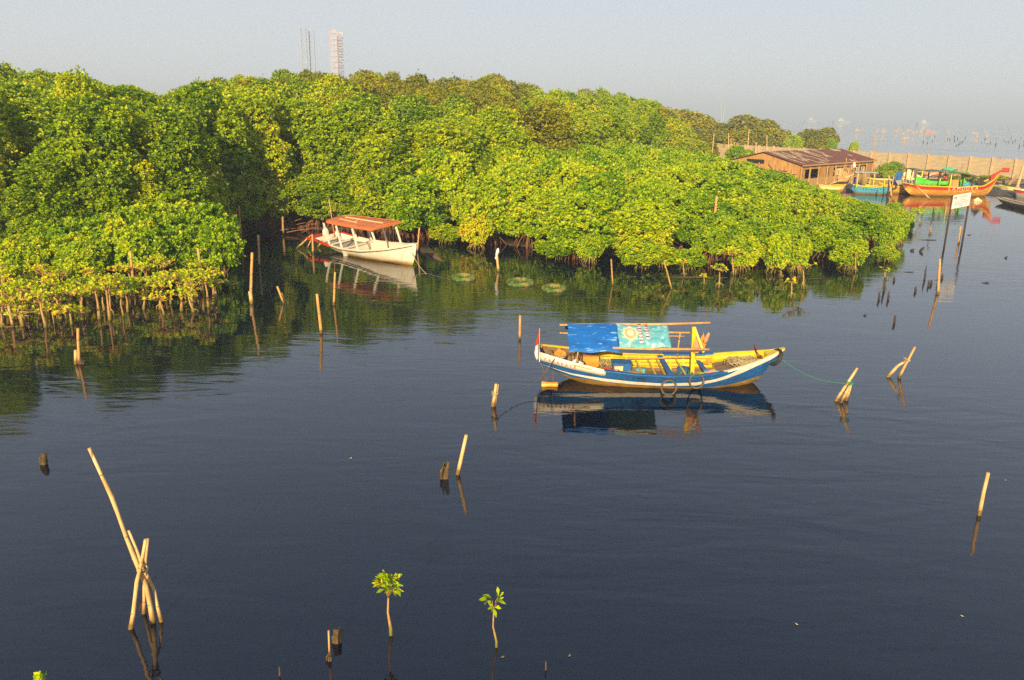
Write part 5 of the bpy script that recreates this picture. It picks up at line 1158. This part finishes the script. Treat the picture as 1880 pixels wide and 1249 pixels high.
for k, (px, py, h, lb) in enumerate([(1697, 512, .75, 'tallest dark root snag right of the thicket tip'), (1704, 525, .35, 'left twin peg below the tallest root snag'), (1709, 523, .28, 'right twin peg below the tallest root snag'),
    (1680, 536, .3, 'dark snag low in the water left of the red brown pole'), (1613, 550, .42, 'left pointed peg under the pale tuft'), (1630, 550, .42, 'right pointed peg under the pale tuft'), (1622, 534, .8, 'slim dark snag between the two pointed pegs'),
    (1386, 537, .2, 'left tiny peg off the thicket right of the mast'), (1391, 539, .2, 'right tiny peg off the thicket right of the mast'), (1641, 516, .25, 'small peg right of the pale tuft'), (1729, 512, .3, 'peg just right of the long red brown pole')]):
    p = P(px, py); mb = MB(); mb.tube([(0, 0, -.3), (.02, 0, h*.3), (-.01, 0, h*.7), (.03, 0, h)], [.05, .06, .045, .012], 6); obj('root_snag', lb, 'stake', mb, DARKWOOD, p)
for k, (px, py) in enumerate([(1280, 511), ]):
    p = P(px, py); mb = MB(); mb.tube([(-1.6, 0, .02), (0, .05, .05), (1.6, -.1, .08)], [.03, .035, .02], 6); obj('driftwood', 'slender floating cane left of the wide tufted sapling', 'driftwood', mb, BAMBOO, p, .0)
rng = random.Random(91)
for k in range(11):   # fallen leaves and flecks drifting on the surface
    px = rng.uniform(20, 1860); py = rng.uniform(600, 1230)
    if 960 < px < 1460 and py < 800: continue
    p = P(px, py); mb = MB(); a = rng.uniform(0, 3); r_ = rng.uniform(.014, .028)
    mb.v = [(r_*math.cos(t)*1.6, r_*math.sin(t)*.6, .012+.004*math.cos(2*t)) for t in [2*math.pi*i/8 for i in range(8)]]; mb.face(range(8))
    obj('floating_leaf', 'small pale fallen leaf drifting on the open water', 'leaf', mb, CREAM if k % 3 else OILDRUM, p, a, 'fallen leaves drifting on the water')
# scrap on the mud bank in the dark inlet
rng = random.Random(71)
for k in range(16):
    px = rng.uniform(445, 600); py = rng.uniform(402, 432); p = P(px, py, .1); a = rng.uniform(-.6, .6)+(1.5 if k % 4 == 0 else 0)
    mb = MB(); ln = rng.uniform(1.0, 2.6); mb.tube([(0, 0, 0), (ln*.5, 0, rng.uniform(.1, .5)), (ln, 0, rng.uniform(0, .7))], [.04, .035, .02], 5)
    obj('dead_branch', 'dead reddish branch lying on the mud of the dark inlet', 'branch', mb, ROOT, p, a, 'dead branches in the dark inlet')
for k, (bx, by, tx, ty, lb) in enumerate([(520, 432, 519, 398, 'reddish bare trunk stub on the inlet mud'), (443, 440, 438, 378, 'thin bare trunk at the left side of the dark inlet')]):
    pole('bare_snag', lb, 'trunk', bx, by, tx, ty, 5, STEM)
# ---------------------------------------------------------------- far away: rig legs, crane, fish traps, ships
def lattice(name, label, px0, px1, ytop, Y, step, mt, mt2, group, rot=.5, solid=False):
    a = D(px0, ytop, Y); b = D(px1, ytop, Y); wd = (b.x-a.x)/1.25; c = ((a.x+b.x)/2, Y)
    t = thing(name, label, 'tower', (c[0], c[1], 0), rot, group); h = a.z
    cs = [(-wd/2, -wd/2), (wd/2, -wd/2), (wd/2, wd/2), (-wd/2, wd/2)]
    for x, y in cs:
        mb = MB(); mb.tube([(x, y, -1), (x, y, h)], .20, 6); mb.build('chord', mt, t)
    n = int(h/step); mb = MB()
    for i in range(n+1):
        z = h-i*step
        for k in range(4):
            p, q = cs[k], cs[(k+1) % 4]
            mb.bar((*p, z), (*q, z), .2, .2)
            if i < n:
                if solid:
                    mb.bar((*p, z), (*q, z-step*.5), .13, .13, 1); mb.bar((*q, z), (*p, z-step*.5), .13, .13, 1); mb.bar((*p, z-step*.5), (*q, z-step*.5), .14, .2, 1)
                else: mb.bar((*p, z), (*q, z-step), .09, .09, 1)
    mb.build('bracing', [mt, mt2], t); return t
G = 'legs of the distant drilling rigs'
lattice('rig_leg', 'thin grey lattice leg, first from the left above the forest', 551, 562, 52, 500, 3.1, STEELG, STEELG, G, .15)
lattice('rig_leg', 'thin grey lattice leg, right one of the grey pair', 566, 576.5, 56, 505, 3.1, STEELG, STEELG, G, .15)
lattice('rig_leg', 'red and white lattice leg, broadest above the forest', 605, 618, 55, 495, 3.1, STEELR, STEELW, G, .35, True)
lattice('rig_leg', 'whitish lattice leg on the right of the red and white one', 618, 629, 60, 505, 3.1, STEELW, STEELR, G, .35, True)
p = D(1325, 216, 700)
CR = thing('crane', 'faint distant crane with two thin raised jibs above the grove', 'crane', (p.x, 700, 0))
for nm, x, y in (('mast', 1323, 190), ('jib', 1331, 193)):
    q = D(x, y, 700)-Vector((p.x, 700, 0)); s = D(1326, 222, 700)-Vector((p.x, 700, 0)); mb = MB(); mb.bar((s.x, 0, -1), q, .7, .7); mb.build(nm, STEELG, CR)
rng = random.Random(81)
for (x0, x1, yb, n, ht) in ((1568, 1585, 243, 7, 2.6), (1608, 1626, 243, 8, 3.0), (1640, 1716, 246, 24, 2.4), (1738, 1742, 250, 2, 4.2), (1786, 1818, 249, 10, 2.2), (1480, 1500, 240, 5, 2.2), (1655, 1665, 258, 5, 1.2)):
    for k in range(n):
        px = rng.uniform(x0, x1); p = P(px, yb+rng.uniform(-4, 6)); h = ht*rng.uniform(.6, 1.2); mb = MB()
        mb.tube([(0, 0, -1), (rng.uniform(-.4, .4), 0, h)], .10, 5)
        if rng.random() < .4: mb.bar((0, 0, h*.7), (rng.uniform(1, 3), 0, h*.75), .09, .09)
        obj('fish_trap_stake', 'pale bamboo stake of the fish traps far out on the sea', 'stake', mb, BAMBOO_P, p, 0, 'fish trap stakes on the sea')
for k in range(42):
    px = rng.uniform(1690, 1895); p = P(px, 252+rng.uniform(-2, 14)+(px-1690)*.02); mb = MB(); mb.tube([(0, 0, -.5), (0, 0, rng.uniform(.3, .8))], .16, 5)
    obj('sea_stake', 'dark low stake in the scattered rows on the sea', 'stake', mb, DARKWOOD, p, 0, 'dark stakes in rows on the sea')
p = P(1705, 243)
mb = MB(); mb.hexa([(-3, -.7, 0), (3, -.7, 0), (3, .7, 0), (-3, .7, 0), (-4, -.9, .6), (4.6, -.9, .9), (4.6, .9, .9), (-4, .9, .6)]); mb.box((-1.4, 0, 1.0), (1.4, 1.2, .8)); obj('fishing_boat', 'small orange and white boat among the fish trap stakes', 'boat', mb, PINK, p, .1)
for px, Y, wd, lb in ((1695, 1500, 24, 'faint grey ship on the hazy horizon, right one'), (1543, 1700, 30, 'faint white ship on the hazy horizon, middle one'), (1487, 1900, 22, 'very faint ship on the horizon, left one')):
    p = D(px, 230, Y); L = wd/F_PX*Y; t = thing('ship', lb, 'ship', (p.x, Y, 0), .1)
    mb = MB(); mb.hexa([(-L*.45, -3, -1), (L*.42, -3, -1), (L*.42, 3, -1), (-L*.45, 3, -1), (-L*.5, -4, 4), (L*.55, -4, 5), (L*.55, 4, 5), (-L*.5, 4, 4)]); mb.build('hull', STEELG, t)
    mb = MB(); mb.hexa([(-L*.25, -2.5, 4), (L*.2, -2.5, 4), (L*.2, 2.5, 4), (-L*.25, 2.5, 4), (-L*.1, -2, 9), (L*.05, -2, 9), (L*.05, 2, 9), (-L*.1, 2, 9)]); mb.box((0, 0, 11), (1, 1, 6)); mb.build('superstructure', STEELW, t)
# ---------------------------------------------------------------- the air
hm = bpy.data.materials.new('haze'); hm.use_nodes = True; t = hm.node_tree; t.nodes.clear()
o_ = t.nodes.new('ShaderNodeOutputMaterial'); v_ = t.nodes.new('ShaderNodeVolumePrincipled')
v_.inputs['Color'].default_value = (.72, .85, 1.0, 1); v_.inputs['Density'].default_value = .0007; v_.inputs['Anisotropy'].default_value = 0
t.links.new(v_.outputs[0], o_.inputs['Volume'])
mb = MB(); mb.box((0, 2980, 29.5), (12100, 6150, 62)); tag(mb.build('haze', hm), 'thin pale haze over the lagoon and the sea', 'haze', kind='stuff')
print('COUNTS', NT, len(sp))
